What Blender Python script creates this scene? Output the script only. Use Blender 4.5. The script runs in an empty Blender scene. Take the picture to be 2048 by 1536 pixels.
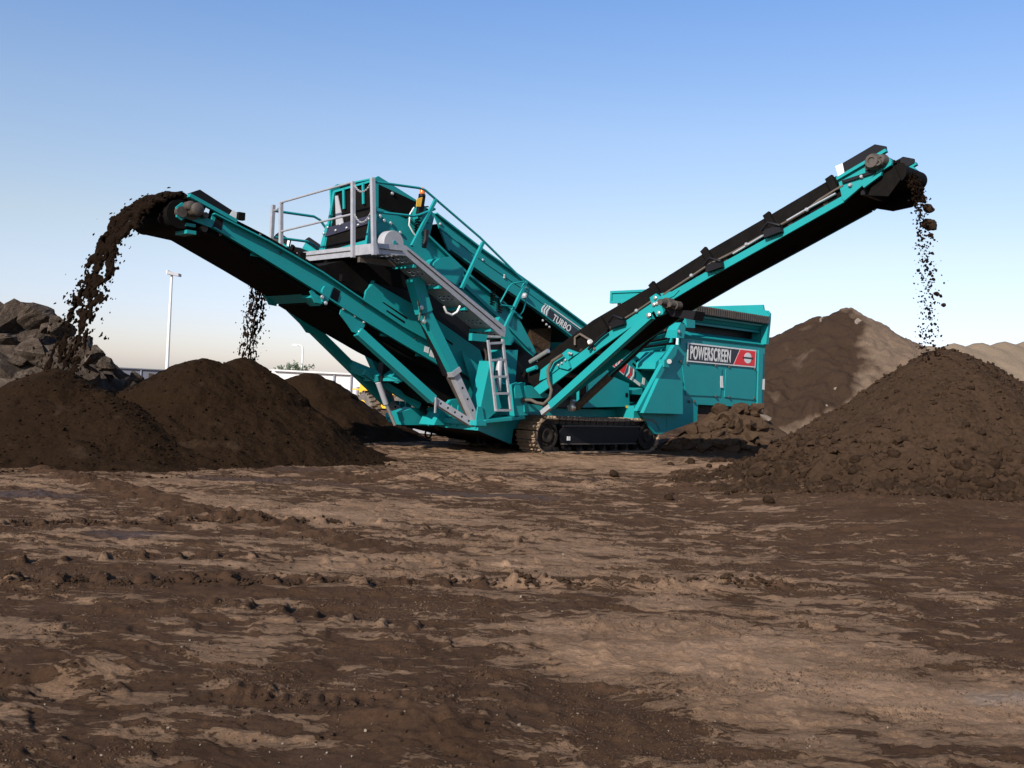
import bpy, bmesh, math, random
import numpy as np
from mathutils import Vector, Matrix

R = math.radians
scene = bpy.context.scene
COL = scene.collection

# ---------------------------------------------------------------- camera, sky, sun, exposure
ROLL = R(2.8); PITCH = math.atan(7 / 2000.0); FPX = 2000.0; CAM_H = 1.4
cam_d = bpy.data.cameras.new('camera')
cam_d.sensor_width = 36.0
cam_d.lens = FPX / 2048.0 * 36.0
cam_d.clip_start = 0.1
cam_d.clip_end = 4000
cam = bpy.data.objects.new('camera', cam_d)
COL.objects.link(cam)
cam.matrix_world = (Matrix.Translation((0, 0, CAM_H)) @ Matrix.Rotation(R(90) + PITCH, 4, 'X') @ Matrix.Rotation(ROLL, 4, 'Z'))
scene.camera = cam

SUN_EL = R(30); SUN_DIR = Vector((-0.525, -0.895, 0)).normalized()
world = bpy.data.worlds.new('World')
scene.world = world
world.use_nodes = True
wn = world.node_tree
bg = wn.nodes['Background']
sky = wn.nodes.new('ShaderNodeTexSky')
sky.sky_type = 'NISHITA'
sky.sun_disc = False
sky.sun_elevation = SUN_EL
sky.sun_rotation = math.atan2(SUN_DIR.x, SUN_DIR.y)
sky.altitude = 0
sky.air_density = 1.0
sky.dust_density = 0.6
sky.ozone_density = 1.6
tcw = wn.nodes.new('ShaderNodeTexCoord')                # clear morning air: whiter low down, deeper blue above
sep = wn.nodes.new('ShaderNodeSeparateXYZ')
wn.links.new(tcw.outputs['Generated'], sep.inputs[0])
rmp = wn.nodes.new('ShaderNodeValToRGB')
for k, (pos, c) in enumerate(((0.0, (0.94, 0.91, 1.16)), (0.06, (1.0, 0.93, 1.14)), (0.14, (1.19, 1.02, 0.98)), (0.25, (1.14, 1.09, 1.14)), (0.37, (0.88, 1.04, 1.28)))):
    e = rmp.color_ramp.elements[0] if k == 0 else rmp.color_ramp.elements.new(pos) if k < 4 else rmp.color_ramp.elements[-1]
    e.position = pos; e.color = (*c, 1)
wn.links.new(sep.outputs['Z'], rmp.inputs[0])
tint = wn.nodes.new('ShaderNodeMix'); tint.data_type = 'RGBA'; tint.blend_type = 'MULTIPLY'
tint.inputs['Factor'].default_value = 1.0
wn.links.new(sky.outputs[0], tint.inputs[6]); wn.links.new(rmp.outputs['Color'], tint.inputs[7])
wn.links.new(tint.outputs[2], bg.inputs['Color'])
bg.inputs['Strength'].default_value = 0.094

sun_d = bpy.data.lights.new('sun', 'SUN')
sun_d.energy = 5.0
sun_d.angle = R(0.5)
sun_d.color = (1.0, 0.93, 0.84)
sun = bpy.data.objects.new('sun', sun_d)
COL.objects.link(sun)
sv = SUN_DIR * math.cos(SUN_EL) + Vector((0, 0, math.sin(SUN_EL)))
sun.rotation_euler = sv.to_track_quat('Z', 'Y').to_euler()
sun.location = (-10, -20, 20)

scene.view_settings.view_transform = 'Standard'
scene.view_settings.look = 'None'
scene.view_settings.exposure = 0.6
scene.view_settings.gamma = 1.0
scene.render.engine = 'CYCLES'
scene.cycles.max_bounces = 6
scene.cycles.diffuse_bounces = 3

# ---------------------------------------------------------------- helpers
def tag(o, label=None, cat=None, group=None, kind=None):
    if label: o['label'] = label
    if cat: o['category'] = cat
    if group: o['group'] = group
    if kind: o['kind'] = kind
    return o

def empty(name, loc=(0, 0, 0), rz=0.0, parent=None):
    o = bpy.data.objects.new(name, None)
    o.empty_display_size = 0.3
    COL.objects.link(o)
    o.location = loc; o.rotation_euler = (0, 0, rz)
    if parent: o.parent = parent
    return o

class MB:
    """collects simple solids and links them as ONE mesh object"""
    def __init__(self):
        self.v = []; self.f = []
    def add(self, verts, faces):
        b = len(self.v)
        self.v += [tuple(p) for p in verts]
        self.f += [tuple(i + b for i in f) for f in faces]
        return self
    def prism(self, pts, vec):
        """polygon pts (3-D) swept along vec"""
        n = len(pts); vec = Vector(vec)
        vs = [Vector(p) for p in pts] + [Vector(p) + vec for p in pts]
        fs = [tuple(range(n)), tuple(range(2 * n - 1, n - 1, -1))]
        fs += [(i, i + n, (i + 1) % n + n, (i + 1) % n) for i in range(n)]
        return self.add(vs, fs)
    def box(self, lo, hi):
        x0, y0, z0 = lo; x1, y1, z1 = hi
        return self.prism([(x0, y0, z0), (x1, y0, z0), (x1, y1, z0), (x0, y1, z0)], (0, 0, z1 - z0))
    def beam(self, p, q, w, h, side=None):
        """bar from p to q; w along side (default: the horizontal perpendicular), h across both"""
        p = Vector(p); q = Vector(q); d = (q - p).normalized()
        s = Vector(side) if side else d.cross(Vector((0, 0, 1)))
        if s.length < 1e-4: s = Vector((1, 0, 0))
        s = (s - d * s.dot(d)).normalized()
        u = s.cross(d).normalized()
        a = s * w / 2; b = u * h / 2
        return self.prism([p - a - b, p + a - b, p + a + b, p - a + b], q - p)
    def tube(self, path, r, n=8, r2=None):
        path = [Vector(p) for p in path]; m = len(path)
        rings = []
        prev = None
        for i, p in enumerate(path):
            d = (path[min(i + 1, m - 1)] - path[max(i - 1, 0)]).normalized()
            ref = prev if prev is not None else (Vector((0, 0, 1)) if abs(d.z) < 0.9 else Vector((1, 0, 0)))
            s = (ref - d * ref.dot(d)).normalized(); t = d.cross(s); prev = s
            rr = r if r2 is None else r + (r2 - r) * i / (m - 1)
            rings.append([p + (s * math.cos(k * 2 * math.pi / n) + t * math.sin(k * 2 * math.pi / n)) * rr for k in range(n)])
        vs = [p for ring in rings for p in ring]
        fs = [tuple(range(n - 1, -1, -1)), tuple((m - 1) * n + k for k in range(n))]
        for i in range(m - 1):
            for k in range(n):
                fs.append((i * n + k, i * n + (k + 1) % n, (i + 1) * n + (k + 1) % n, (i + 1) * n + k))
        return self.add(vs, fs)
    def lathe(self, c, axis, prof, n=20):
        """prof: list of (distance along axis, radius)"""
        c = Vector(c); d = Vector(axis).normalized()
        s = d.orthogonal().normalized(); t = d.cross(s)
        vs = []; m = len(prof)
        for (h, r) in prof:
            for k in range(n):
                a = k * 2 * math.pi / n
                vs.append(c + d * h + (s * math.cos(a) + t * math.sin(a)) * r)
        fs = [tuple(range(n - 1, -1, -1)), tuple((m - 1) * n + k for k in range(n))]
        for i in range(m - 1):
            for k in range(n):
                fs.append((i * n + k, i * n + (k + 1) % n, (i + 1) * n + (k + 1) % n, (i + 1) * n + k))
        return self.add(vs, fs)
    def build(self, name, mat, parent=None, smooth=False, bevel=0.0):
        me = bpy.data.meshes.new(name)
        me.from_pydata([tuple(p) for p in self.v], [], self.f)
        bm = bmesh.new(); bm.from_mesh(me)
        bmesh.ops.recalc_face_normals(bm, faces=bm.faces)
        if bevel:
            bmesh.ops.bevel(bm, geom=[e for e in bm.edges], offset=bevel, segments=1, affect='EDGES', clamp_overlap=True)
        bm.to_mesh(me); bm.free()
        if smooth:
            me.polygons.foreach_set('use_smooth', [True] * len(me.polygons))
            me.set_sharp_from_angle(angle=R(40))
        me.materials.append(mat)
        o = bpy.data.objects.new(name, me)
        COL.objects.link(o)
        if parent: o.parent = parent
        return o

def text_mesh(name, s, size, mat, parent, M, sx=1.0, shear=0.0, bold=0.0, spacing=1.0, fit=None):
    cu = bpy.data.curves.new(name, 'FONT')
    cu.body = s; cu.size = size; cu.align_x = 'LEFT'; cu.align_y = 'BOTTOM_BASELINE'
    cu.shear = shear; cu.offset = bold; cu.extrude = 0.002; cu.space_character = spacing
    to = bpy.data.objects.new(name + '_curve', cu)
    COL.objects.link(to)
    dg = bpy.context.evaluated_depsgraph_get()
    me = bpy.data.meshes.new_from_object(to.evaluated_get(dg))
    bpy.data.objects.remove(to)
    me.name = name
    if fit: sx = fit / max(v.co.x for v in me.vertices)
    me.transform(M @ Matrix.Diagonal((sx, 1, 1, 1)))
    me.materials.clear(); me.materials.append(mat)
    o = bpy.data.objects.new(name, me)
    COL.objects.link(o); o.parent = parent
    return o

# numpy gradient noise -------------------------------------------------------
_rng = np.random.RandomState(7)
_perm = np.concatenate([_rng.permutation(256)] * 3)
_g2 = np.stack([np.cos(np.arange(256) * 2 * np.pi / 256 * 37), np.sin(np.arange(256) * 2 * np.pi / 256 * 37)], 1)
def pnoise(x, y, seed=0):
    xi = np.floor(x).astype(np.int64); yi = np.floor(y).astype(np.int64)
    xf = x - xi; yf = y - yi
    u = xf * xf * xf * (xf * (xf * 6 - 15) + 10); v = yf * yf * yf * (yf * (yf * 6 - 15) + 10)
    def g(ix, iy, dx, dy):
        h = _perm[(_perm[(ix + seed * 17) & 255] + iy + seed * 31) & 255]
        gg = _g2[h]
        return gg[..., 0] * dx + gg[..., 1] * dy
    n00 = g(xi, yi, xf, yf); n10 = g(xi + 1, yi, xf - 1, yf)
    n01 = g(xi, yi + 1, xf, yf - 1); n11 = g(xi + 1, yi + 1, xf - 1, yf - 1)
    a = n00 + u * (n10 - n00); b = n01 + u * (n11 - n01)
    return (a + v * (b - a)) * 1.5
def fbm(x, y, octaves=4, seed=0, gain=0.5, lac=2.03):
    s = np.zeros_like(x); a = 1.0; t = 0
    for o in range(octaves):
        s += a * pnoise(x, y, seed + o); t += a
        x = x * lac + 13.7; y = y * lac - 5.1; a *= gain
    return s / t
def worley(x, y, c, seed):
    xi = np.floor(x / c); yi = np.floor(y / c); best = np.full_like(x, 9.0)
    for dx in (-1, 0, 1):
        for dy in (-1, 0, 1):
            cx = xi + dx; cy = yi + dy
            h1 = np.modf(np.abs(np.sin(cx * 127.1 + cy * 311.7 + seed) * 43758.5453))[0]
            h2 = np.modf(np.abs(np.sin(cx * 269.5 + cy * 183.3 + seed) * 43758.5453))[0]
            h3 = np.modf(np.abs(np.sin(cx * 419.2 + cy * 371.9 + seed) * 43758.5453))[0]
            d = np.hypot((cx + h1) - x / c, (cy + h2) - y / c) / (0.55 + 0.6 * h3)
            best = np.minimum(best, d)
    return best
def sstep(a, b, x):
    t = np.clip((x - a) / (b - a), 0, 1); return t * t * (3 - 2 * t)

def grid_mesh(name, X, Y, Z, mat, attrs=None, parent=None, wrap=False):
    nr, nc = X.shape
    me = bpy.data.meshes.new(name)
    co = np.stack([X, Y, Z], -1).reshape(-1, 3).astype(np.float32)
    idx = np.arange(nr * nc).reshape(nr, nc)
    if wrap:
        idx = np.concatenate([idx, idx[:, :1]], 1)
    q = np.stack([idx[:-1, :-1], idx[:-1, 1:], idx[1:, 1:], idx[1:, :-1]], -1).reshape(-1, 4).astype(np.int32)
    me.vertices.add(len(co)); me.vertices.foreach_set('co', co.ravel())
    me.loops.add(q.size); me.loops.foreach_set('vertex_index', q.ravel())
    me.polygons.add(len(q)); me.polygons.foreach_set('loop_start', np.arange(0, q.size, 4, dtype=np.int32))
    me.update(calc_edges=True)
    me.polygons.foreach_set('use_smooth', [True] * len(q))
    for k, a in (attrs or {}).items():
        at = me.attributes.new(k, 'FLOAT', 'POINT')
        at.data.foreach_set('value', a.ravel().astype(np.float32))
    me.materials.append(mat)
    o = bpy.data.objects.new(name, me)
    COL.objects.link(o)
    if parent: o.parent = parent
    return o

# ---------------------------------------------------------------- materials
def newmat(name):
    m = bpy.data.materials.new(name); m.use_nodes = True
    nt = m.node_tree
    return m, nt, nt.nodes['Principled BSDF']
def nd(nt, t, **kw):
    n = nt.nodes.new(t)
    for k, v in kw.items():
        if k.startswith('i_'):
            n.inputs[k[2:].replace('_', ' ')].default_value = v
        else:
            setattr(n, k, v)
    return n
def ramp(nt, src, stops):
    r = nt.nodes.new('ShaderNodeValToRGB')
    el = r.color_ramp.elements
    while len(el) > 1: el.remove(el[-1])
    el[0].position = stops[0][0]; el[0].color = (*stops[0][1], 1)
    for p, c in stops[1:]:
        e = el.new(p); e.color = (*c, 1)
    nt.links.new(src, r.inputs[0])
    return r
def surf_mat(name, col, rough=0.5, metal=0.0, var=0.12, scale=3.0, dirt=None, dirt_amt=0.3, coat=0.0, bump=0.0, bscale=60, spec=0.5):
    m, nt, b = newmat(name)
    tc = nd(nt, 'ShaderNodeTexCoord')
    n1 = nd(nt, 'ShaderNodeTexNoise', i_Scale=scale, i_Detail=6.0, i_Roughness=0.6)
    nt.links.new(tc.outputs['Object'], n1.inputs['Vector'])
    lo = tuple(c * (1 - var) for c in col); hi = tuple(min(1, c * (1 + var)) for c in col)
    rp = ramp(nt, n1.outputs['Fac'], [(0.3, lo), (0.7, hi)])
    out = rp.outputs['Color']
    if dirt:
        n2 = nd(nt, 'ShaderNodeTexNoise', i_Scale=scale * 2.3, i_Detail=9.0, i_Roughness=0.7)
        nt.links.new(tc.outputs['Object'], n2.inputs['Vector'])
        r2 = ramp(nt, n2.outputs['Fac'], [(0.5, (0, 0, 0)), (0.75, (dirt_amt,) * 3)])
        mx = nd(nt, 'ShaderNodeMix', data_type='RGBA')
        nt.links.new(r2.outputs['Color'], mx.inputs['Factor'])
        nt.links.new(out, mx.inputs[6]); mx.inputs[7].default_value = (*dirt, 1)
        out = mx.outputs[2]
    nt.links.new(out, b.inputs['Base Color'])
    b.inputs['Roughness'].default_value = rough
    b.inputs['Metallic'].default_value = metal
    b.inputs['Specular IOR Level'].default_value = spec
    b.inputs['Coat Weight'].default_value = coat
    if bump:
        n3 = nd(nt, 'ShaderNodeTexNoise', i_Scale=bscale, i_Detail=5.0, i_Roughness=0.65)
        nt.links.new(tc.outputs['Object'], n3.inputs['Vector'])
        bp = nd(nt, 'ShaderNodeBump', i_Strength=0.6, i_Distance=bump)
        nt.links.new(n3.outputs['Fac'], bp.inputs['Height'])
        nt.links.new(bp.outputs['Normal'], b.inputs['Normal'])
    return m
DUST = (0.14, 0.10, 0.07)
TEAL = surf_mat('teal_paint', (0.009, 0.218, 0.224), 0.42, var=0.06, scale=1.3, dirt=DUST, dirt_amt=0.06, spec=0.22)
GALV = surf_mat('galvanised_steel', (0.33, 0.33, 0.35), 0.5, metal=0.35, var=0.14, scale=9)
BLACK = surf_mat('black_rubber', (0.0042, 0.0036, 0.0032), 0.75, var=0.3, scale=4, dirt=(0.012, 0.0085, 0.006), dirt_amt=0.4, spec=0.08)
BLACKP = surf_mat('black_panel', (0.006, 0.0055, 0.007), 0.5, var=0.2, scale=2, spec=0.2)
NAVY = surf_mat('dark_strip', (0.014, 0.014, 0.03), 0.55)
STEEL = surf_mat('worn_steel', (0.06, 0.05, 0.042), 0.6, metal=0.3, var=0.25, scale=8, dirt=DUST, dirt_amt=0.6)
SHOE = surf_mat('track_shoe_steel', (0.20, 0.14, 0.09), 0.7, metal=0.1, var=0.3, scale=7, dirt=(0.22, 0.16, 0.10), dirt_amt=0.7)
CHROME = surf_mat('bare_steel', (0.6, 0.58, 0.56), 0.3, metal=0.8, var=0.1)
TRACKBLK = surf_mat('track_black', (0.018, 0.014, 0.011), 0.75, var=0.3, scale=6, dirt=(0.05, 0.035, 0.024), dirt_amt=0.5, spec=0.2)
HOSE = surf_mat('dusty_hose', (0.075, 0.06, 0.045), 0.7, var=0.2)
WHITE = surf_mat('white_sticker', (0.6, 0.6, 0.58), 0.5, var=0.04)
RED = surf_mat('red_sticker', (0.62, 0.015, 0.02), 0.45, var=0.04)
SIGNBK = surf_mat('sign_black', (0.012, 0.012, 0.02), 0.4, var=0.1)
ORANGE = surf_mat('amber_lens', (0.7, 0.13, 0.01), 0.2, var=0.05)
YELLOW = surf_mat('yellow_paint', (0.75, 0.42, 0.03), 0.45, var=0.08, dirt=DUST, dirt_amt=0.2)
TYRE = surf_mat('tyre_rubber', (0.11, 0.095, 0.083), 0.85, var=0.25, scale=5, dirt=(0.16, 0.12, 0.09), dirt_amt=0.6)
GLASS = surf_mat('dark_glass', (0.02, 0.025, 0.03), 0.08, var=0.1)
GREYP = surf_mat('grey_paint', (0.28, 0.28, 0.30), 0.5, var=0.08)
PALEWALL = surf_mat('pale_cladding', (0.68, 0.66, 0.64), 0.6, var=0.04, scale=0.3)
GREYWALL = surf_mat('grey_cladding', (0.11, 0.115, 0.14), 0.6, var=0.05, scale=0.3)
LEAF = surf_mat('leaf_green', (0.06, 0.085, 0.045), 0.7, var=0.4, scale=2)
BARK = surf_mat('bark', (0.10, 0.08, 0.06), 0.9, var=0.3, scale=6)

def soil_mat(name, dark, mid, light, scale=1.5, light_amt=0.62, bump=0.05, bscale=14, stretch=(1, 1, 1), attr=None):
    m, nt, b = newmat(name)
    tc = nd(nt, 'ShaderNodeTexCoord')
    mp = nd(nt, 'ShaderNodeMapping'); mp.inputs['Scale'].default_value = stretch
    nt.links.new(tc.outputs['Object'], mp.inputs['Vector'])
    n1 = nd(nt, 'ShaderNodeTexNoise', i_Scale=scale, i_Detail=10.0, i_Roughness=0.62, i_Distortion=0.3)
    nt.links.new(mp.outputs['Vector'], n1.inputs['Vector'])
    r1 = ramp(nt, n1.outputs['Fac'], [(0.28, dark), (0.5, mid), (light_amt, mid), (light_amt + 0.12, light)])
    n2 = nd(nt, 'ShaderNodeTexNoise', i_Scale=22.0, i_Detail=8.0, i_Roughness=0.75)
    nt.links.new(tc.outputs['Object'], n2.inputs['Vector'])
    r2 = ramp(nt, n2.outputs['Fac'], [(0.3, (0.62,) * 3), (0.7, (1.3,) * 3)])
    mx = nd(nt, 'ShaderNodeMix', data_type='RGBA', blend_type='MULTIPLY')
    mx.inputs['Factor'].default_value = 1.0
    nt.links.new(r1.outputs['Color'], mx.inputs[6]); nt.links.new(r2.outputs['Color'], mx.inputs[7])
    out = mx.outputs[2]
    if attr:
        at = nd(nt, 'ShaderNodeAttribute', attribute_name=attr[0])
        m2 = nd(nt, 'ShaderNodeMix', data_type='RGBA')
        ad = nd(nt, 'ShaderNodeMath', operation='MULTIPLY_ADD'); ad.inputs[1].default_value = 0.5; 
        nt.links.new(n1.outputs['Fac'], ad.inputs[0]); nt.links.new(at.outputs['Fac'], ad.inputs[2])
        rr = ramp(nt, ad.outputs[0], [(0.60, (0, 0, 0)), (0.78, (1, 1, 1))])
        nt.links.new(rr.outputs['Color'], m2.inputs['Factor'])
        m3 = nd(nt, 'ShaderNodeMix', data_type='RGBA', blend_type='MULTIPLY'); m3.inputs['Factor'].default_value = 1
        m3.inputs[6].default_value = (*attr[1], 1); nt.links.new(r2.outputs['Color'], m3.inputs[7])
        nt.links.new(out, m2.inputs[6]); nt.links.new(m3.outputs[2], m2.inputs[7])
        out = m2.outputs[2]
    nt.links.new(out, b.inputs['Base Color'])
    b.inputs['Roughness'].default_value = 0.95
    b.inputs['Specular IOR Level'].default_value = 0.04
    n3 = nd(nt, 'ShaderNodeTexNoise', i_Scale=float(bscale), i_Detail=8.0, i_Roughness=0.7)
    nt.links.new(tc.outputs['Object'], n3.inputs['Vector'])
    bp = nd(nt, 'ShaderNodeBump', i_Strength=0.8, i_Distance=bump)
    nt.links.new(n3.outputs['Fac'], bp.inputs['Height'])
    nt.links.new(bp.outputs['Normal'], b.inputs['Normal'])
    return m
TOPSOIL = soil_mat('dark_topsoil', (0.0130, 0.0070, 0.0034), (0.0172, 0.0094, 0.0047), (0.034, 0.021, 0.0125), 1.2, 0.60)
WETSOIL = soil_mat('moist_soil', (0.0080, 0.0046, 0.0028), (0.0110, 0.0064, 0.0038), (0.017, 0.0105, 0.0065), 1.2, 0.66)
CLODSOIL = soil_mat('clod_soil', (0.030, 0.0180, 0.0108), (0.041, 0.0248, 0.0153), (0.058, 0.036, 0.0235), 1.6, 0.64)
SCREENED = soil_mat('old_stockpile_soil', (0.030, 0.0185, 0.0122), (0.038, 0.0235, 0.0155), (0.085, 0.058, 0.040), 0.55, 0.60, stretch=(1, 1, 0.6), attr=('dry', (0.125, 0.088, 0.061)))
SAND = soil_mat('sandy_bank', (0.15, 0.112, 0.076), (0.18, 0.135, 0.094), (0.22, 0.17, 0.12), 0.15, 0.6, bscale=3, bump=0.1)
ROCK = soil_mat('broken_rock', (0.042, 0.031, 0.023), (0.076, 0.058, 0.045), (0.15, 0.12, 0.097), 1.9, 0.54, bscale=7, bump=0.16)
GRIT = soil_mat('mud_grit', (0.05, 0.030, 0.018), (0.085, 0.052, 0.033), (0.17, 0.110, 0.072), 1.1, 0.56)
CLAYROCK = soil_mat('clay_lumps', (0.045, 0.027, 0.0165), (0.064, 0.040, 0.025), (0.09, 0.059, 0.038), 2.0, 0.6)
PALESTONE = soil_mat('pale_stone', (0.13, 0.10, 0.08), (0.18, 0.145, 0.115), (0.26, 0.22, 0.18), 4.0, 0.6, bump=0.01)

def ground_mat():
    m, nt, b = newmat('worked_ground')
    geo = nd(nt, 'ShaderNodeNewGeometry')
    at = nd(nt, 'ShaderNodeAttribute', attribute_name='dry')
    wt = nd(nt, 'ShaderNodeAttribute', attribute_name='wet')
    pl = nd(nt, 'ShaderNodeAttribute', attribute_name='pale')
    mp = nd(nt, 'ShaderNodeMapping'); mp.inputs['Scale'].default_value = (0.38, 1.0, 1.0); mp.inputs['Rotation'].default_value = (0, 0, 0.12)
    nt.links.new(geo.outputs['Position'], mp.inputs['Vector'])
    n1 = nd(nt, 'ShaderNodeTexNoise', i_Scale=6.0, i_Detail=14.0, i_Roughness=0.72, i_Distortion=0.5)
    nt.links.new(mp.outputs['Vector'], n1.inputs['Vector'])
    ad = nd(nt, 'ShaderNodeMath', operation='MULTIPLY_ADD'); ad.inputs[1].default_value = 1.0
    nt.links.new(n1.outputs['Fac'], ad.inputs[0]); nt.links.new(at.outputs['Fac'], ad.inputs[2])
    mask = ramp(nt, ad.outputs[0], [(0.738, (0, 0, 0)), (0.758, (0.50, 0.50, 0.50)), (0.84, (0.66, 0.66, 0.66)), (0.96, (1, 1, 1))])
    n2 = nd(nt, 'ShaderNodeTexNoise', i_Scale=42.0, i_Detail=9.0, i_Roughness=0.8)
    nt.links.new(geo.outputs['Position'], n2.inputs['Vector'])
    n4 = nd(nt, 'ShaderNodeTexNoise', i_Scale=2.2, i_Detail=5.0, i_Roughness=0.6)
    nt.links.new(geo.outputs['Position'], n4.inputs['Vector'])
    dk = ramp(nt, n2.outputs['Fac'], [(0.3, (0.044, 0.0245, 0.0142)), (0.7, (0.076, 0.0445, 0.0275))])
    dr = ramp(nt, n2.outputs['Fac'], [(0.25, (0.135, 0.083, 0.050)), (0.5, (0.27, 0.173, 0.109)), (0.75, (0.39, 0.258, 0.168))])
    tone = ramp(nt, n4.outputs['Fac'], [(0.3, (0.74, 0.72, 0.70)), (0.7, (1.18, 1.18, 1.18))])
    mx = nd(nt, 'ShaderNodeMix', data_type='RGBA')
    nt.links.new(mask.outputs['Color'], mx.inputs['Factor'])
    nt.links.new(dk.outputs['Color'], mx.inputs[6]); nt.links.new(dr.outputs['Color'], mx.inputs[7])
    mt = nd(nt, 'ShaderNodeMix', data_type='RGBA', blend_type='MULTIPLY'); mt.inputs['Factor'].default_value = 1.0
    nt.links.new(mx.outputs[2], mt.inputs[6]); nt.links.new(tone.outputs['Color'], mt.inputs[7])
    m2 = nd(nt, 'ShaderNodeMix', data_type='RGBA')
    nt.links.new(pl.outputs['Fac'], m2.inputs['Factor'])
    nt.links.new(mt.outputs[2], m2.inputs[6]); m2.inputs[7].default_value = (0.27, 0.23, 0.195, 1)
    nt.links.new(m2.outputs[2], b.inputs['Base Color'])
    rr = nd(nt, 'ShaderNodeMapRange'); rr.inputs['To Min'].default_value = 0.92; rr.inputs['To Max'].default_value = 0.55
    nt.links.new(wt.outputs['Fac'], rr.inputs['Value'])
    nt.links.new(rr.outputs[0], b.inputs['Roughness'])
    sw = nd(nt, 'ShaderNodeMapRange'); sw.inputs['To Min'].default_value = 0.03; sw.inputs['To Max'].default_value = 0.22
    nt.links.new(wt.outputs['Fac'], sw.inputs['Value']); nt.links.new(sw.outputs[0], b.inputs['Specular IOR Level'])
    n3 = nd(nt, 'ShaderNodeTexNoise', i_Scale=34.0, i_Detail=10.0, i_Roughness=0.82)
    nt.links.new(geo.outputs['Position'], n3.inputs['Vector'])
    hs = nd(nt, 'ShaderNodeMath', operation='MULTIPLY_ADD')                 # the dry crust stands a little proud and is crumbly
    msk = nd(nt, 'ShaderNodeMapRange'); msk.inputs['To Min'].default_value = 0.75; msk.inputs['To Max'].default_value = 1.3
    nt.links.new(mask.outputs['Color'], msk.inputs['Value'])
    nt.links.new(n3.outputs['Fac'], hs.inputs[0]); nt.links.new(msk.outputs[0], hs.inputs[1]); nt.links.new(mask.outputs['Color'], hs.inputs[2])
    bp = nd(nt, 'ShaderNodeBump', i_Strength=1.0, i_Distance=0.02)
    nt.links.new(hs.outputs[0], bp.inputs['Height'])
    nt.links.new(bp.outputs['Normal'], b.inputs['Normal'])
    return m
GROUND = ground_mat()

# ---------------------------------------------------------------- site layout: photo direction -> point on a real plane
ANG = R(44)                                             # heading of the machine
MO = Vector((0.837, 21.6, 0))                           # its origin: the foot of the near track
AX = Vector((math.cos(ANG), math.sin(ANG), 0)); WX = Vector((-math.sin(ANG), math.cos(ANG), 0))
CP = Vector((0, 0, CAM_H))
def _ray(px, py):
    d = Vector(((px - 1024) / FPX, -(py - 768) / FPX, -1.0))
    return cam.matrix_world.to_3x3() @ d
def _hit(px, py, nrm, k):
    d = _ray(px, py); t = (k - (CP - MO).dot(nrm)) / d.dot(nrm)
    return CP + d * t
def _loc(p):
    q = p - MO; return Vector((q.dot(AX), q.dot(WX), p.z))
def W(px, py, w): return _loc(_hit(px, py, WX, w))      # point of the machine on the length-wise plane w
def T(px, py, a): return _loc(_hit(px, py, AX, a))      # point of the machine on the cross-wise plane a
def Dp(px, py, D):                                      # point of the site at distance D
    d = _ray(px, py); return CP + d * (D / d.y)
def G0(px, py, z=0.0):
    d = _ray(px, py); return CP + d * ((z - CAM_H) / d.z)
def at_w(p, w): return Vector((p[0], w, p[2]))
def at_a(p, a): return Vector((a, p[1], p[2]))
# ================================================================ THE SETTING
def base_z(x, y):
    return 0.30 * sstep(2.0, 5.2, x) * (1 - sstep(17.5, 22, y)) * sstep(7, 12, y)

def tread(x, y, p, q, spacing, lug, wid, h, phase=0.0, wob=0.25):
    px, py = p.x, p.y; dx, dy = q.x - px, q.y - py; Ln = math.hypot(dx, dy); dx /= Ln; dy /= Ln
    t = (x - px) * dx + (y - py) * dy; s = -(x - px) * dy + (y - py) * dx
    k = np.floor(t / spacing + phase)
    jit = np.sin(k * 12.9898 + px * 3.1) * wob * spacing
    off = np.sin(k * 78.233 + 1.3) * wid * 0.25
    hh = np.clip((0.55 if wid < .19 else 0.95) + 0.6 * np.sin(k * 37.7 + 0.4), 0, 1) * (0.6 + 0.8 * np.abs(fbm(x * 7, y * 7, 2, 44)))
    s = s + (0.12 if wid < .19 else 0.03) * np.sin(t * 1.7 + px); tt = (t / spacing + phase - k - 0.5) * spacing - jit * 0.5
    prof = np.exp(-(tt / lug) ** 6) * np.exp(-((s - off) / wid) ** 6)
    return h * hh * prof * (t > 0) * (t < Ln)

def blob(x, y, p, rx, ry):
    return np.exp(-((x - p.x) / rx) ** 2 - ((y - p.y) / ry) ** 2)

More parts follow.
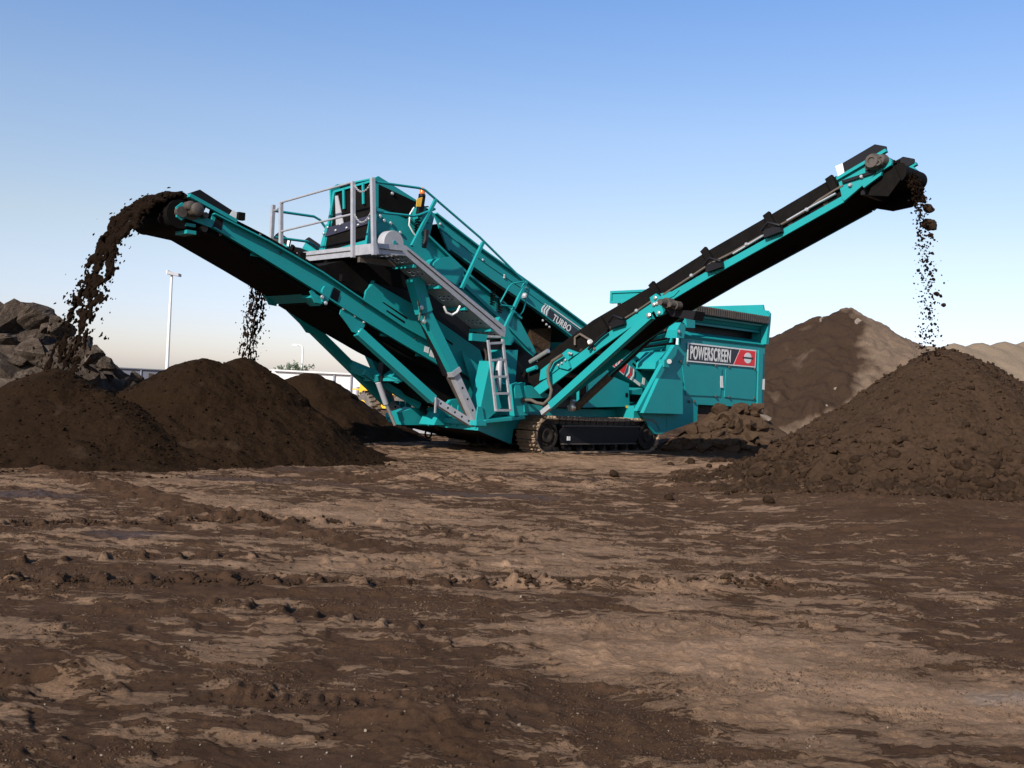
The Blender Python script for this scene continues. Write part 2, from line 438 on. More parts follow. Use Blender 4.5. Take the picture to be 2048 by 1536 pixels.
GROUND_GRID = {}
def ground_z(x, y):
    g = GROUND_GRID
    i = np.clip(np.searchsorted(g['D'], y), 0, len(g['D']) - 1); j = np.clip(np.searchsorted(g['t'], x / g['hw'][i]), 0, len(g['t']) - 1)
    return g['Z'][i, j]
def build_ground():
    near = np.exp(np.linspace(math.log(2.4), math.log(62), 1000))
    Dv = np.concatenate([[-60, -25, -9, -3, 0, 1.2, 1.9], near, np.exp(np.linspace(math.log(64), math.log(3000), 40))])
    t = np.concatenate([np.linspace(-2.2, -0.62, 60)[:-1], np.linspace(-0.62, 0.62, 900), np.linspace(0.62, 2.2, 60)[1:]])
    hw = np.where(Dv < 2.4, 5.4 + np.maximum(0, 2.4 - Dv) * 1.0, Dv + 3.0)
    X = hw[:, None] * t[None, :]; Y = np.repeat(Dv[:, None], len(t), 1)
    fade = 1 - sstep(60, 110, Y)
    wx = X + 0.35 * fbm(X * 0.8, Y * 0.8, 3, 40); wy = Y + 0.35 * fbm(X * 0.8, Y * 0.8, 3, 50)
    Z = 0.035 * fbm(X * 0.22, Y * 0.22, 3, 1) + 0.018 * fbm(X * 0.8, Y * 1.3, 4, 5)
    plate = fbm(wx * 1.1, wy * 2.0, 5, 9)                     # dried plates standing a little above the wet mud
    Z += 0.014 * sstep(-0.02, 0.03, plate) + 0.010 * sstep(0.10, 0.13, fbm(wx * 2.3, wy * 3.4, 5, 19))
    Z += 0.008 * fbm(wx * 3.2, wy * 4.2, 5, 15)
    ridge = 1 - np.abs(fbm(wx * 0.9, wy * 1.5, 4, 61)) * 5
    Z += 0.018 * np.clip(ridge, 0, 1) ** 3 * (0.5 + fbm(X * 0.5, Y * 0.5, 2, 70))
    Z += 0.010 * fbm(X * 11, Y * 13, 4, 21)
    lump = fbm(X * 6, Y * 6, 3, 25) * sstep(0.05, 0.3, fbm(X * 0.7, Y * 1.1, 3, 28))
    Z += 0.05 * np.clip(lump, 0, 1) + 0.012 * np.abs(fbm(X * 17, Y * 17, 3, 87)) * sstep(0.0, 0.25, fbm(X * 0.9, Y * 1.4, 4, 28))
    lug_mud_shade = np.zeros_like(X)
    for (a, b, sp, lug, wid, h, ph) in (
            ((0, 1128), (1100, 1126), 0.27, 0.028, 0.075, 0.060, 0.1),
            ((0, 1175), (1100, 1165), 0.27, 0.055, 0.10, 0.065, 0.3),
            ((370, 1225), (850, 1258), 0.21, 0.026, 0.075, 0.055, 0.0),
            ((90, 938), (450, 1045), 0.40, 0.066, 0.26, 0.06, 0.0),
            ((470, 1040), (790, 1108), 0.29, 0.06, 0.20, 0.05, 0.2),
            ((545, 942), (740, 966), 0.36, 0.07, 0.30, 0.05, 0.2),
            ((740, 1052), (1050, 1088), 0.27, 0.032, 0.08, 0.055, 0.4),
            ((0, 1052), (700, 1050), 0.30, 0.05, 0.10, 0.06, 0.4),
            ((880, 958), (1020, 956), 0.28, 0.04, 0.06, 0.05, 0.4),
            ((900, 1285), (-60, 1270), 0.33, 0.04, 0.09, 0.03, 0.4),
            ((450, 1400), (760, 1408), 0.075, 0.016, 0.06, 0.028, 0.2),
            ((1020, 1170), (1560, 1180), 0.25, 0.07, 0.09, 0.045, 0.2)):
        tr = tread(X, Y, G0(*a), G0(*b), sp, lug, wid, h, ph); Z += tr; lug_mud_shade = lug_mud_shade + (np.clip(tr / 0.016, 0, 1) if wid > 0.19 else 0)
    for (c, rx, ry, h) in (((60, 1365), 0.35, 0.16, -0.07), ((150, 1350), 0.25, 0.13, 0.07), ((1300, 1182), 0.9, 0.14, 0.05),
                           ((1520, 1178), 0.5, 0.12, 0.05), ((800, 1435), 0.35, 0.12, 0.05), ((900, 1470), 0.3, 0.2, 0.05), ((1150, 970), 3.5, 0.35, 0.05),
                           ((860, 962), 1.2, 0.3, 0.09)):
        p = G0(*c)
        Z += h * blob(X, Y, p, rx, ry) * (1 + 1.2 * fbm(X * 5, Y * 5, 3, 33))
    Z = Z * fade + base_z(X, Y)
    GROUND_GRID.update(D=Dv, t=t, hw=hw, Z=Z)
    dry = 0.203 + 0.12 * fbm(X * 0.35, Y * 0.8, 4, 80) + 0.16 * plate + 0.048 * sstep(3, 12, Y) - 0.05 * sstep(1.5, 5, X) * sstep(6, 9, Y) + 0.02 * (1 - sstep(6, 9, Y))
    for (c, rx, ry, k) in (((1500, 1330), 0.9, 0.75, 0.28), ((1900, 1420), 0.7, 0.4, 0.3), ((1200, 925), 3.0, 2.0, 0.16), ((1100, 1110), 2.0, 1.0, 0.07),
                           ((1900, 1060), 3.0, 2.2, -0.08), ((1250, 1480), 0.5, 0.5, -0.12), ((1700, 1430), 0.5, 0.25, -0.12), ((250, 985), 2.6, 1.6, 0.03),
                           ((700, 1130), 1.4, 0.6, 0.12), ((700, 1030), 1.2, 0.8, 0.14), ((150, 1150), 1.2, 0.6, -0.08), ((1420, 950), 1.2, 0.8, 0.12), ((1550, 985), 1.4, 0.25, 0.2),
                           ((1550, 1480), 0.35, 0.5, 0.12)):
        dry = dry + 0.95 * k * blob(X, Y, G0(*c), rx, ry)
    wet = np.zeros_like(X)
    for (c, rx, ry) in (((500, 962), 1.1, 0.5), ((950, 990), 1.6, 0.35), ((1100, 965), 1.3, 0.4), ((40, 990), 0.9, 0.4), ((250, 1078), 0.4, 0.25), ((600, 945), 1.0, 0.35)):
        wet = wet + blob(X, Y, G0(*c), rx, ry)
    wet = sstep(0.35, 0.9, wet + 0.35 * fbm(X * 1.2, Y * 1.8, 3, 95))
    dry = dry - 0.20 * wet - 0.6 * lug_mud_shade  # lug shadows and pressed-up wet mud both darkened through the dry mask
    pale = sstep(0.55, 1.0, blob(X, Y, G0(2020, 1410), 0.42, 0.26) + 0.35 * fbm(X * 4, Y * 5, 4, 99)) * 0.4
    o = grid_mesh('ground', X, Y, Z, GROUND, {'dry': dry, 'wet': wet, 'pale': pale})
    tag(o, 'worked bare earth with dried pale crust over dark wet mud', None, None, 'structure')
build_ground()

def heap_z(x, y, cones, seed, amp=0.06, toe=0.25):
    h = np.full_like(x, -5.0)
    rough = fbm(x * 0.8, y * 0.8, 4, seed)
    for (c, s) in cones:
        d = np.sqrt((x - c[0]) ** 2 + (y - c[1]) ** 2 + 0.10)
        k = c[2] - s * (d * (1 + 0.14 * rough) - 0.28)
        h = np.maximum(h, k) + 0.12 * np.exp(-np.abs(h - k) / 0.12) * 0.35
    low = 0.5 * (h + np.sqrt(h * h + toe * toe)) * 0.999            # soft toe
    h = np.where(h > 1.0, h, low - toe * 0.30)
    gul = np.abs(fbm(x * 1.7, y * 1.7, 4, seed + 3))
    h = h + amp * (fbm(x * 1.6, y * 1.6, 4, seed + 5) - 0.6 * gul) + amp * 0.42 * fbm(x * 6, y * 6, 4, seed + 9) + amp * 0.16 * fbm(x * 20, y * 20, 3, seed + 13)
    return h
HEAPS = {}
def heap(name, cones, mat, seed, res, amp=0.06, margin=1.0, attrs=None, toe=0.25, extra=None):
    xs0 = min(c[0] - c[2] / s - margin for c, s in cones); xs1 = max(c[0] + c[2] / s + margin for c, s in cones)
    ys0 = min(c[1] - c[2] / s - margin for c, s in cones); ys1 = max(c[1] + c[2] / s + margin for c, s in cones)
    ox, oy = (xs0 + xs1) / 2, (ys0 + ys1) / 2
    xs = np.arange(xs0, xs1, res); ys = np.arange(ys0, ys1, res)
    X, Y = np.meshgrid(xs, ys)
    Z = heap_z(X, Y, cones, seed, amp, toe)
    edge = np.minimum(np.minimum(X - xs0, xs1 - X), np.minimum(Y - ys0, ys1 - Y))
    if extra: Z = Z + extra(X, Y, Z)
    Z = Z - 0.35 * (1 - sstep(0, 0.6, edge))
    HEAPS[seed] = (xs0, ys0, res, Z)
    at = {k: f(X, Y, Z) for k, f in (attrs or {}).items()}
    o = grid_mesh(name, X - ox, Y - oy, Z, mat, at)
    o.location = (ox, oy, 0)
    return o

P = lambda px, py, D: tuple(Dp(px, py, D))
def grit(name, n, seed, pos, mat):
    """very many tiny crumbs in one mesh, laid on the ground"""
    rs = np.random.RandomState(seed)
    x, y, s = pos(rs, n)
    n = len(x)
    base = np.array([[1, 0, 0], [-.5, .87, 0], [-.5, -.87, 0], [.5, .5, .8], [-.6, .1, .9], [.2, -.6, .75]])
    F = np.array([[0, 1, 3], [1, 4, 3], [1, 2, 4], [2, 5, 4], [2, 0, 5], [0, 3, 5], [3, 4, 5]])
    a = rs.uniform(0, 6.28, n); c, sn = np.cos(a), np.sin(a)
    B = base[None] * rs.uniform(.6, 1.25, (n, 6, 3))
    P_ = np.stack([B[..., 0] * c[:, None] - B[..., 1] * sn[:, None], B[..., 0] * sn[:, None] + B[..., 1] * c[:, None], B[..., 2]], -1) * s[:, None, None]
    P_ += np.stack([x, y, ground_z(x, y) - s * .15], -1)[:, None, :]
    q = (F[None] + (np.arange(n) * 6)[:, None, None]).reshape(-1, 3).astype(np.int32)
    me = bpy.data.meshes.new(name)
    me.vertices.add(n * 6); me.vertices.foreach_set('co', P_.astype(np.float32).ravel())
    me.loops.add(q.size); me.loops.foreach_set('vertex_index', q.ravel())
    me.polygons.add(len(q)); me.polygons.foreach_set('loop_start', np.arange(0, q.size, 3, dtype=np.int32))
    me.update(calc_edges=True); me.materials.append(mat)
    o = bpy.data.objects.new(name, me); COL.objects.link(o)
    return o
def grit_pos(rs, n):
    D = np.exp(rs.uniform(math.log(3.0), math.log(15), n * 3)); x = D * rs.uniform(-.62, .62, n * 3)
    keep = fbm(x * 0.9, D * 1.4, 4, 28) + 0.5 * fbm(x * 3, D * 4, 3, 66) + rs.normal(0, .10, n * 3) > 0.10
    x, D = x[keep][:n], D[keep][:n]
    s = np.exp(rs.normal(math.log(0.0032), .45, len(x))) * (.55 + D * .11)
    return x, D, s
tag(grit('mud_grit', 46000, 3, grit_pos, GRIT), 'fine grit and broken crust strewn over the muddy ground', 'grit', None, 'stuff')

# left heaps under the tail conveyor
LEFT_CONES = [(P(405, 712, 17.2), 0.64), (P(488, 715, 17.7), 0.74), (P(540, 768, 17.3), 0.98), (P(290, 788, 16.6), 0.55)]
tag(heap('soil_heap', LEFT_CONES, TOPSOIL, 11, 0.028, 0.07), 'broad dark topsoil heap below the underside of the left conveyor', 'soil heap')
EDGE_CONES = [(P(112, 738, 15.8), 0.60), (P(215, 786, 15.4), 0.55), (P(20, 800, 15.4), 0.55)]
tag(heap('soil_heap', EDGE_CONES, TOPSOIL, 23, 0.028, 0.06), 'dark topsoil heap at the left picture edge where the wide soil curtain lands', 'soil heap')
BACK_CONES = [(P(622, 743, 24.6), 0.60), (P(600, 752, 25.4), 0.6), (P(650, 776, 24.4), 0.66), (P(560, 790, 25), 0.6)]
tag(heap('soil_heap', BACK_CONES, TOPSOIL, 37, 0.04, 0.08), 'smaller dark soil heap in front of the white warehouse, beside the machine struts', 'soil heap')
FAR_CONES = [(P(492, 722, 29.2), 0.62)]
tag(heap('soil_heap', FAR_CONES, TOPSOIL, 41, 0.06, 0.08), 'dark soil heap beyond the left heaps, only its tip showing under a thin soil fall', 'soil heap')

# right heap of clods
CLOD_CONES = [(P(1890, 698, 15.7), 0.78), (P(1945, 720, 15.9), 0.72), (P(2030, 775, 15.9), 0.66), (P(2110, 800, 16.4), 0.62), (P(1795, 806, 15.6), 0.76), (P(1710, 880, 15.5), 0.66)]
def packed_clods(X, Y, Z):
    d1 = worley(X + 0.05 * fbm(X * 9, Y * 9, 2, 3), Y + 0.05 * fbm(X * 9, Y * 9, 2, 6), 0.24, 1.0); d2 = worley(X, Y, 0.115, 5.0); d3 = worley(X, Y, 0.06, 9.0)
    low = 1 - sstep(0.35, 1.35, Z + 0.5 * fbm(X * 1.3, Y * 1.3, 3, 77))
    up = 0.25 * sstep(0.15, 0.45, fbm(X * 1.1, Y * 1.1, 3, 79))
    dome = lambda d: np.sqrt(np.clip(1 - d * d, 0, 1))
    return (0.10 * dome(d1) * (low ** 1.3 + up * .6) + 0.05 * dome(d2) * (0.25 + 0.75 * low) + 0.016 * dome(d3)) * sstep(-0.1, 0.1, Z)
tag(heap('clod_heap', CLOD_CONES, CLODSOIL, 53, 0.017, 0.07, toe=0.2, extra=packed_clods), 'large dark brown heap of soil clods at the right, under the high conveyor end', 'soil heap')

# old stockpile behind
_rl = [tuple(Dp(*p)) for p in ((1722, 618, 42.0), (1737, 650, 41.4), (1748, 700, 40), (1768, 726, 39.2), (1745, 765, 38.4), (1700, 795, 37.6), (1620, 835, 37), (1530, 885, 36))]
_rz = np.array([p[2] for p in _rl])[::-1]; _rx = np.array([p[0] for p in _rl])[::-1]
def old_dry(X, Y, Z):
    xr = np.interp(Z, _rz, _rx) - 1.0
    return sstep(-1.3, 1.3, X - xr + 1.3 * fbm(X * 0.5, Y * 0.5, 4, 5) + 0.35 * fbm(X * 2, Y * 2, 3, 8)) * 0.62
OLD_CONES = [(P(1695, 616, 42), 0.62), (P(1640, 632, 42.5), 0.60), (P(1740, 640, 42.5), 0.62), (P(1590, 675, 42.5), 0.58), (P(1800, 690, 43), 0.6)]
tag(heap('earth_stockpile', OLD_CONES, SCREENED, 67, 0.075, 0.13, attrs={'dry': old_dry}, toe=0.5), 'tall old earth stockpile behind the hopper, dark left face and pale dry right face', 'earth stockpile')
BANK_CONES = [(P(x, y, 62 + k), 0.5) for k, (x, y) in enumerate([(1860, 690), (1910, 686), (1960, 684), (2010, 682), (2060, 680), (2130, 678), (2220, 682), (2330, 690)])]
tag(heap('earth_bank', BANK_CONES, SAND, 71, 0.25, 0.05, toe=0.5), 'low sandy bank in the far distance at the right', None, None, 'structure')

# ---------------------------------------------------------------- clods, boulders, rubble
def rock_mesh(name, seed, n=16, flat=(1, 0.85, 0.7), mat=None, smooth=False, sub=0, jag=0.12):
    rnd = random.Random(seed)
    bm = bmesh.new()
    for i in range(n):
        v = Vector((rnd.gauss(0, 1), rnd.gauss(0, 1), rnd.gauss(0, 1))).normalized() * rnd.uniform(0.8, 1.05)
        bm.verts.new((v.x * flat[0], v.y * flat[1], v.z * flat[2]))
    r = bmesh.ops.convex_hull(bm, input=bm.verts)
    bmesh.ops.delete(bm, geom=[g for g in r['geom_interior'] if isinstance(g, bmesh.types.BMVert)], context='VERTS')
    for k in range(sub):
        bmesh.ops.subdivide_edges(bm, edges=bm.edges[:], cuts=1, use_grid_fill=True, smooth=0.6 if smooth else 0.0)
        for v in bm.verts:
            v.co *= 1 + rnd.uniform(-jag, jag) * (0.6 ** k)
    bmesh.ops.triangulate(bm, faces=bm.faces[:])
    bmesh.ops.recalc_face_normals(bm, faces=bm.faces[:])
    me = bpy.data.meshes.new(name); bm.to_mesh(me); bm.free()
    if smooth: me.polygons.foreach_set('use_smooth', [True] * len(me.polygons))
    if mat: me.materials.append(mat)
    return me
def place(name, me, loc, size, rnd, squash=1.0):
    o = bpy.data.objects.new(name, me); COL.objects.link(o)
    o.location = loc
    o.rotation_euler = (rnd.uniform(-0.6, 0.6), rnd.uniform(-0.6, 0.6), rnd.uniform(0, 6.28))
    o.scale = (size, size * rnd.uniform(0.8, 1.1), size * squash)
    return o

rnd = random.Random(5)
CLODS = [rock_mesh('soil_clod', 100 + i, 16, (1, 0.85, 0.75), CLODSOIL, True, 2, 0.14) for i in range(7)]
def zat(cones, seed, x, y, amp, toe):
    xs0, ys0, res, Z = HEAPS[seed]
    i = int((y - ys0) / res); j = int((x - xs0) / res)
    return float(Z[i, j]) if 0 <= i < Z.shape[0] and 0 <= j < Z.shape[1] else -1.0
hp = Vector(CLOD_CONES[0][0])
n = 0
while n < 290:                                             # the clods one can tell apart round the foot of the right heap
    ang = rnd.uniform(math.pi * 0.92, math.pi * 2.08); rad = 4.1 * math.sqrt(rnd.uniform(0.05, 1))
    x = hp.x + rad * math.cos(ang); y = hp.y + rad * math.sin(ang) * 0.82
    if y > 17 or x > 11 or x / y > 0.56: continue
    z = max(zat(CLOD_CONES, 53, x, y, 0.075, 0.3), float(base_z(np.array(x), np.array(y))))
    if rnd.random() > (1.0 if z < 0.6 else 0.45 if z < 1.0 else 0.10): continue
    s = rnd.choice([0.05, 0.06, 0.07, 0.08, 0.095, 0.11]) * (0.62 if z > 0.8 else 0.85 if z > 0.45 else 1.05)
    o = place('soil_clod', CLODS[rnd.randrange(7)], (x, y, z + s * 0.1), s, rnd, 0.85)
    tag(o, 'dark brown soil clod lying on the large heap at the right', 'soil clod', 'soil clods on the right heap'); n += 1
n = 0
while n < 75:                                              # strays on the open ground
    px, py = (rnd.uniform(1330, 1600), rnd.uniform(920, 985)) if rnd.random() < .7 else (rnd.uniform(1500, 2040), rnd.uniform(960, 1010))
    p = G0(px, py, 0.12)
    if py < 948 + (px - 1480) * 0.09 and px > 1480: continue
    if rnd.random() > (px - 1280) / 220: continue
    z = float(ground_z(np.array(p.x), np.array(p.y)))
    s = rnd.uniform(0.03, 0.10)
    o = place('stray_clod', CLODS[rnd.randrange(7)], (p.x, p.y, z + s * 0.4), s, rnd, 0.8)
    tag(o, 'small loose soil clod on open ground before the right heap', 'soil clod', 'stray clods on the open ground'); n += 1
p = G0(1227, 957); tag(place('stray_clod', CLODS[2], (p.x, p.y, float(ground_z(np.array(p.x), np.array(p.y))) + 0.04), 0.11, rnd, 0.75), 'single brown clod alone on the open ground in front of the track', 'soil clod')

def rubble(name, n, sampler, smin, smax, mats, seed, squash=0.8):
    """uncountable small fragments as one mesh"""
    r = random.Random(seed); mb = MB()
    protos = []
    for i in range(6):
        me = rock_mesh('tmp', seed + i, 10, (1, 0.85, 0.7))
        protos.append(([v.co.copy() for v in me.vertices], [tuple(p.vertices) for p in me.polygons])); bpy.data.meshes.remove(me)
    for i in range(n):
        q = sampler(r)
        if q is None: continue
        loc, s, st = q
        vs, fs = protos[r.randrange(6)]
        rot = Matrix.Rotation(r.uniform(0, 6.28), 3, 'Z') @ Matrix.Rotation(r.uniform(0, 6.28), 3, 'X')
        if st is None:
            mb.add([Vector(loc) + rot @ (v * s) for v in vs], fs)
        else:
            d = Vector(st)
            mb.add([Vector(loc) + (lambda w: w + d * w.dot(d.normalized()))(rot @ (v * s)) for v in vs], fs)
    return mb.build(name, mats)

def clod_sampler(r):
    ang = r.uniform(math.pi * 0.85, math.pi * 2.15); rad = 4.3 * math.sqrt(r.random())
    x = hp.x + rad * math.cos(ang) ; y = hp.y + rad * math.sin(ang) * 0.82
    if x / y > 0.58: return None
    z = max(zat(CLOD_CONES, 53, x, y, 0.075, 0.3), float(base_z(np.array(x), np.array(y))))
    s = r.uniform(0.015, 0.05) * (1.6 if z < 0.9 else 1.0) * (1.5 if r.random() < 0.15 else 1)
    return (x, y, z + s * 0.2), s, None
tag(rubble('clod_crumbs', 4200, clod_sampler, 0, 0, CLODSOIL, 300), 'small crumbs of soil covering the right heap', 'soil crumbs', None, 'stuff')

def pebble_sampler(r):
    D = math.exp(r.uniform(math.log(3.4), math.log(20))); u = r.uniform(-0.58, 0.6)
    x, y = D * u, D
    s = r.uniform(0.003, 0.008) * (2.0 if r.random() < 0.04 else 1) * (0.7 + D * 0.05)
    return (x, y, float(ground_z(np.array(x), np.array(y))) + s * 0.3), s, None
tag(rubble('ground_pebbles', 900, pebble_sampler, 0, 0, PALESTONE, 340), 'pale grit and pebbles scattered over the muddy ground', 'pebbles', None, 'stuff')
_row = [(G0(0, 1175), G0(1100, 1165), 0.27), (G0(1020, 1172), G0(1560, 1180), 0.25), (G0(0, 1052), G0(700, 1050), 0.30)]
def crumb_sampler(r):
    if r.random() < 0.62:
        p, q, sp = r.choice(_row); L_ = (q - p).length; k = r.randrange(int(L_ / sp))
        c = p.lerp(q, (k + .5) * sp / L_); x, y = c.x + r.gauss(0, .05), c.y + r.gauss(0, .05)
        s = r.uniform(0.008, 0.026)
        return (x, y, float(ground_z(np.array(x), np.array(y))) + s * .3), s, None
    cx, cy, sp = r.choice([(1300, 1180, 0.7), (1520, 1178, 0.4), (90, 1370, 0.35), (880, 1470, 0.45), (300, 1170, 0.8), (750, 1168, 0.8), (700, 1075, 0.8), (450, 955, 0.9), (1000, 960, 1.5), (1750, 1000, 1.6), (1250, 960, 2.0), (620, 1410, 0.3), (1010, 1400, 0.3)])
    c = G0(cx, cy); x = c.x + r.gauss(0, sp); y = c.y + r.gauss(0, sp * 0.35)
    if y < 2.5: return None
    s = r.uniform(0.004, 0.016) * (0.6 + y * 0.06)
    return (x, y, float(ground_z(np.array(x), np.array(y))) + s * 0.3), s, None
tag(rubble('mud_crumbs', 2200, crumb_sampler, 0, 0, CLODSOIL, 360), 'dark crumbs of mud thrown up along the tyre ruts', 'mud crumbs', None, 'stuff')
def leftcrumb(r):
    c = Vector(r.choice(LEFT_CONES + EDGE_CONES)[0]); ang = r.uniform(math.pi, 2 * math.pi); rad = 3.2 * math.sqrt(r.random())
    x, y = c.x + rad * math.cos(ang), c.y + rad * math.sin(ang)
    z = max(zat(LEFT_CONES, 11, x, y, 0.07, 0.25), zat(EDGE_CONES, 23, x, y, 0.06, 0.25), 0)
    s = r.uniform(0.012, 0.04)
    return (x, y, z + s * 0.2), s, None
tag(rubble('topsoil_crumbs', 1600, leftcrumb, 0, 0, TOPSOIL, 380), 'fine dark crumbs over the left topsoil heaps', 'soil crumbs', None, 'stuff')

# clay lumps below the hopper
CLAY_CONES = [(P(1452, 813, 25.6), 0.8), (P(1500, 817, 25.8), 0.78), (P(1612, 878, 25.4), 0.5), (P(1400, 862, 24.9), 0.7), (P(1560, 868, 25.6), 0.6), (P(1360, 880, 24.6), 0.6)]
tag(heap('clay_heap', CLAY_CONES, CLAYROCK, 83, 0.06, 0.10, toe=0.25), 'heap of brown clay lumps under the raised end of the hopper', 'soil heap')
CLAYS = [rock_mesh('clay_lump', 200 + i, 15, (1, 0.85, 0.7), CLAYROCK, False, 1, 0.06) for i in range(6)]
n = 0
while n < 130:
    px, py = rnd.uniform(1335, 1625), rnd.uniform(803, 903)
    top = np.interp(px, [1335, 1400, 1440, 1520, 1560, 1625], [885, 852, 812, 815, 852, 880])
    if py < top: continue
    p = Dp(px, py, 24.0 + (903 - py) / 100 * 1.8)
    z = max(zat(CLAY_CONES, 83, p.x, p.y, 0.10, 0.25), 0)
    s = rnd.uniform(0.09, 0.26) * (1.2 if px < 1540 else 0.8)
    o = place('clay_lump', CLAYS[rnd.randrange(6)], (p.x, p.y, z + s * 0.25), s, rnd, 0.8)
    tag(o, 'brown clay lump in the heap under the hopper', 'clay lump', 'clay lumps under the hopper'); n += 1
for (px, py, s, lab) in ((1532, 836, 0.20, 'pale brown stone at the top right of the clay heap, below the hopper post'), (1390, 899, 0.18, 'flat pale stone lying at the foot of the clay heap'),
                         (1411, 901, 0.11, 'small pale stone to the right of the flat pale stone'), (1355, 903, 0.09, 'little pale stone just behind the track end')):
    p = Dp(px, py, 24.2 if py > 850 else 25.4)
    tag(place('pale_stone', rock_mesh('pale_stone', int(px), 12, (1, 0.8, 0.6), PALESTONE), (p.x, p.y, p.z), s, rnd, 0.7), lab, 'stone')

def on_heap(cones, seed, px, py, d0, d1):
    for D in np.arange(d0, d1, 0.05):
        p = Dp(px, py, float(D))
        if zat(cones, seed, p.x, p.y, 0, 0) > p.z: return p
    return Dp(px, py, d1)
for (px, py, s, lab) in ((1674, 779, 0.20, 'pale stone half way up the dark face of the tall old stockpile'), (1642, 643, 0.28, 'brown stone high on the left crest of the tall old stockpile'), (1714, 645, 0.30, 'round stone on the crest of the tall old stockpile at its pale boundary'), (1652, 812, 0.12, 'small pale stone low on the dark face of the tall old stockpile')):
    p = on_heap(OLD_CONES, 67, px, py, 30, 45)
    tag(place('pale_stone', rock_mesh('pale_stone', int(px), 12, (1, 0.8, 0.7), PALESTONE), (p.x, p.y, p.z), s, rnd, 0.8), lab, 'stone')
# rock heap at the left
ROCK_CONES = [(P(25, 618, 25.8), 0.8), (P(90, 645, 25.8), 0.8), (P(165, 690, 26), 0.85), (P(-80, 620, 26), 0.7)]
tag(heap('rock_heap', ROCK_CONES, ROCK, 91, 0.09, 0.14), 'grey brown rubble between the boulders at the left edge', 'rubble heap')
BOULDERS = [(22, 640, 48, 'topmost broad boulder of the heap at the left picture edge'), (72, 636, 40, 'dark angular boulder right of the topmost one'), (118, 660, 36, 'grey boulder behind the top of the falling soil curtain'),
            (8, 690, 40, 'boulder cut by the left picture edge, lower one'), (68, 706, 46, 'large pale flat faced boulder at the centre of the rock heap'), (60, 672, 26, 'small pale boulder above the large flat faced one'),
            (150, 700, 38, 'brown boulder just right of the falling soil curtain'), (185, 712, 30, 'tall tilted boulder at the right shoulder of the rock heap'), (205, 728, 26, 'outermost right boulder of the tall rock heap'),
            (25, 745, 44, 'big dark boulder low at the left edge'), (115, 735, 42, 'dark boulder behind the landing soil'), (165, 750, 36, 'shaded boulder low at the right side of the rock heap'), (60, 770, 40, 'lowest shaded boulder at the left edge'),
            (40, 720, 22, 'small boulder wedged below the flat faced one'), (98, 612 + 48, 24, 'narrow boulder on the crest beside the dark angular one'), (0, 618, 30, 'crest boulder cut by the left picture edge')]
for i, (px, py, r, lab) in enumerate(BOULDERS):
    D = 24.0 if py > 690 else 24.8
    p = Dp(px, py, D); s = r * 1.15 / FPX * D
    me = rock_mesh('boulder', 400 + i, 15, (1, 0.85, 0.8), ROCK, False, 2, 0.065)
    tag(place('boulder', me, p, s, rnd, 0.85), lab, 'boulder')
SMALLR = [(240, 748, 17, 'upright brown stone right of the tall rock heap'), (275, 753, 17, 'pointed stone near the floodlight pole'), (256, 768, 16, 'brown stone in the middle of the low stones'), (214, 752, 14, 'flat stone at the foot of the tall rock heap'),
          (292, 764, 13, 'rounded stone against the dark soil heap'), (232, 782, 14, 'low brown stone close to the dark soil heap'), (205, 776, 12, 'small whitish stone in the gap left of the soil heap'), (304, 752, 9, 'little stone on the skyline beside the pole'), (190, 790, 11, 'grey stone in the shaded gap'), (270, 782, 15, 'broad stone half buried behind the soil heap')]
for i, (px, py, r, lab) in enumerate(SMALLR):
    D = 25.0
    p = Dp(px, py, D); s = r * 1.2 / FPX * D
    tag(place('stone', rock_mesh('stone', 450 + i, 11, (1, 0.85, 0.75), ROCK, False, 1, 0.05), p, s, rnd, 0.9), lab, 'stone')
STONE_CONES = [(P(240, 768, 25.6), 0.35), (P(290, 778, 25.6), 0.35)]
tag(heap('stone_heap', STONE_CONES, ROCK, 97, 0.09, 0.12), 'low rubble under the stones near the floodlight pole', 'rubble heap')

# ================================================================ BACKGROUND
def building(name, p, q, z1, depth, mat, trim, label, seams):
    """long wall from p to q with its roof edge at z1"""
    o = empty(name, (p.x, p.y, 0)); tag(o, label, 'warehouse')
    q = q - p; p0 = Vector((0, 0, 0)); q.z = 0
    nrm = Vector((-q.y, q.x, 0)).normalized() * depth
    MB().prism([p0, q, q + nrm, p0 + nrm], (0, 0, z1 - 0.12)).build('wall', mat, o)
    MB().prism([p0 - nrm * 0.01 + Vector((0, 0, z1 - 0.12)), q - nrm * 0.01 + Vector((0, 0, z1 - 0.12)), q + nrm * 1.01 + Vector((0, 0, z1 - 0.12)), p0 + nrm * 1.01 + Vector((0, 0, z1 - 0.12))], (0, 0, 0.12)).build('roof_edge', trim, o)
    d = q.normalized()
    for s in seams:
        c = d * s - nrm * 0.004
        MB().beam(c + Vector((0, 0, 0)), c + Vector((0, 0, z1 - 0.15)), 0.09, 0.09, side=d).build('downpipe', GREYP, o)
    return o
b1 = Dp(655, 744, 75); b2 = Dp(990, 756, 80)
building('warehouse', Vector((b1.x - 4, b1.y, 0)), Vector((b2.x, b2.y, 0)), b1.z, 20, PALEWALL, PALEWALL, 'white clad warehouse behind the machine struts', [4.45, 5.75, 8, 12, 16])
g1 = Dp(205, 733, 110); g2 = Dp(420, 743, 115)
building('warehouse', Vector((g1.x, g1.y, 0)), Vector((g2.x, g2.y, 0)), g1.z, 20, GREYWALL, GREYWALL, 'low grey shed on the horizon behind the floodlight pole', [4, 9])

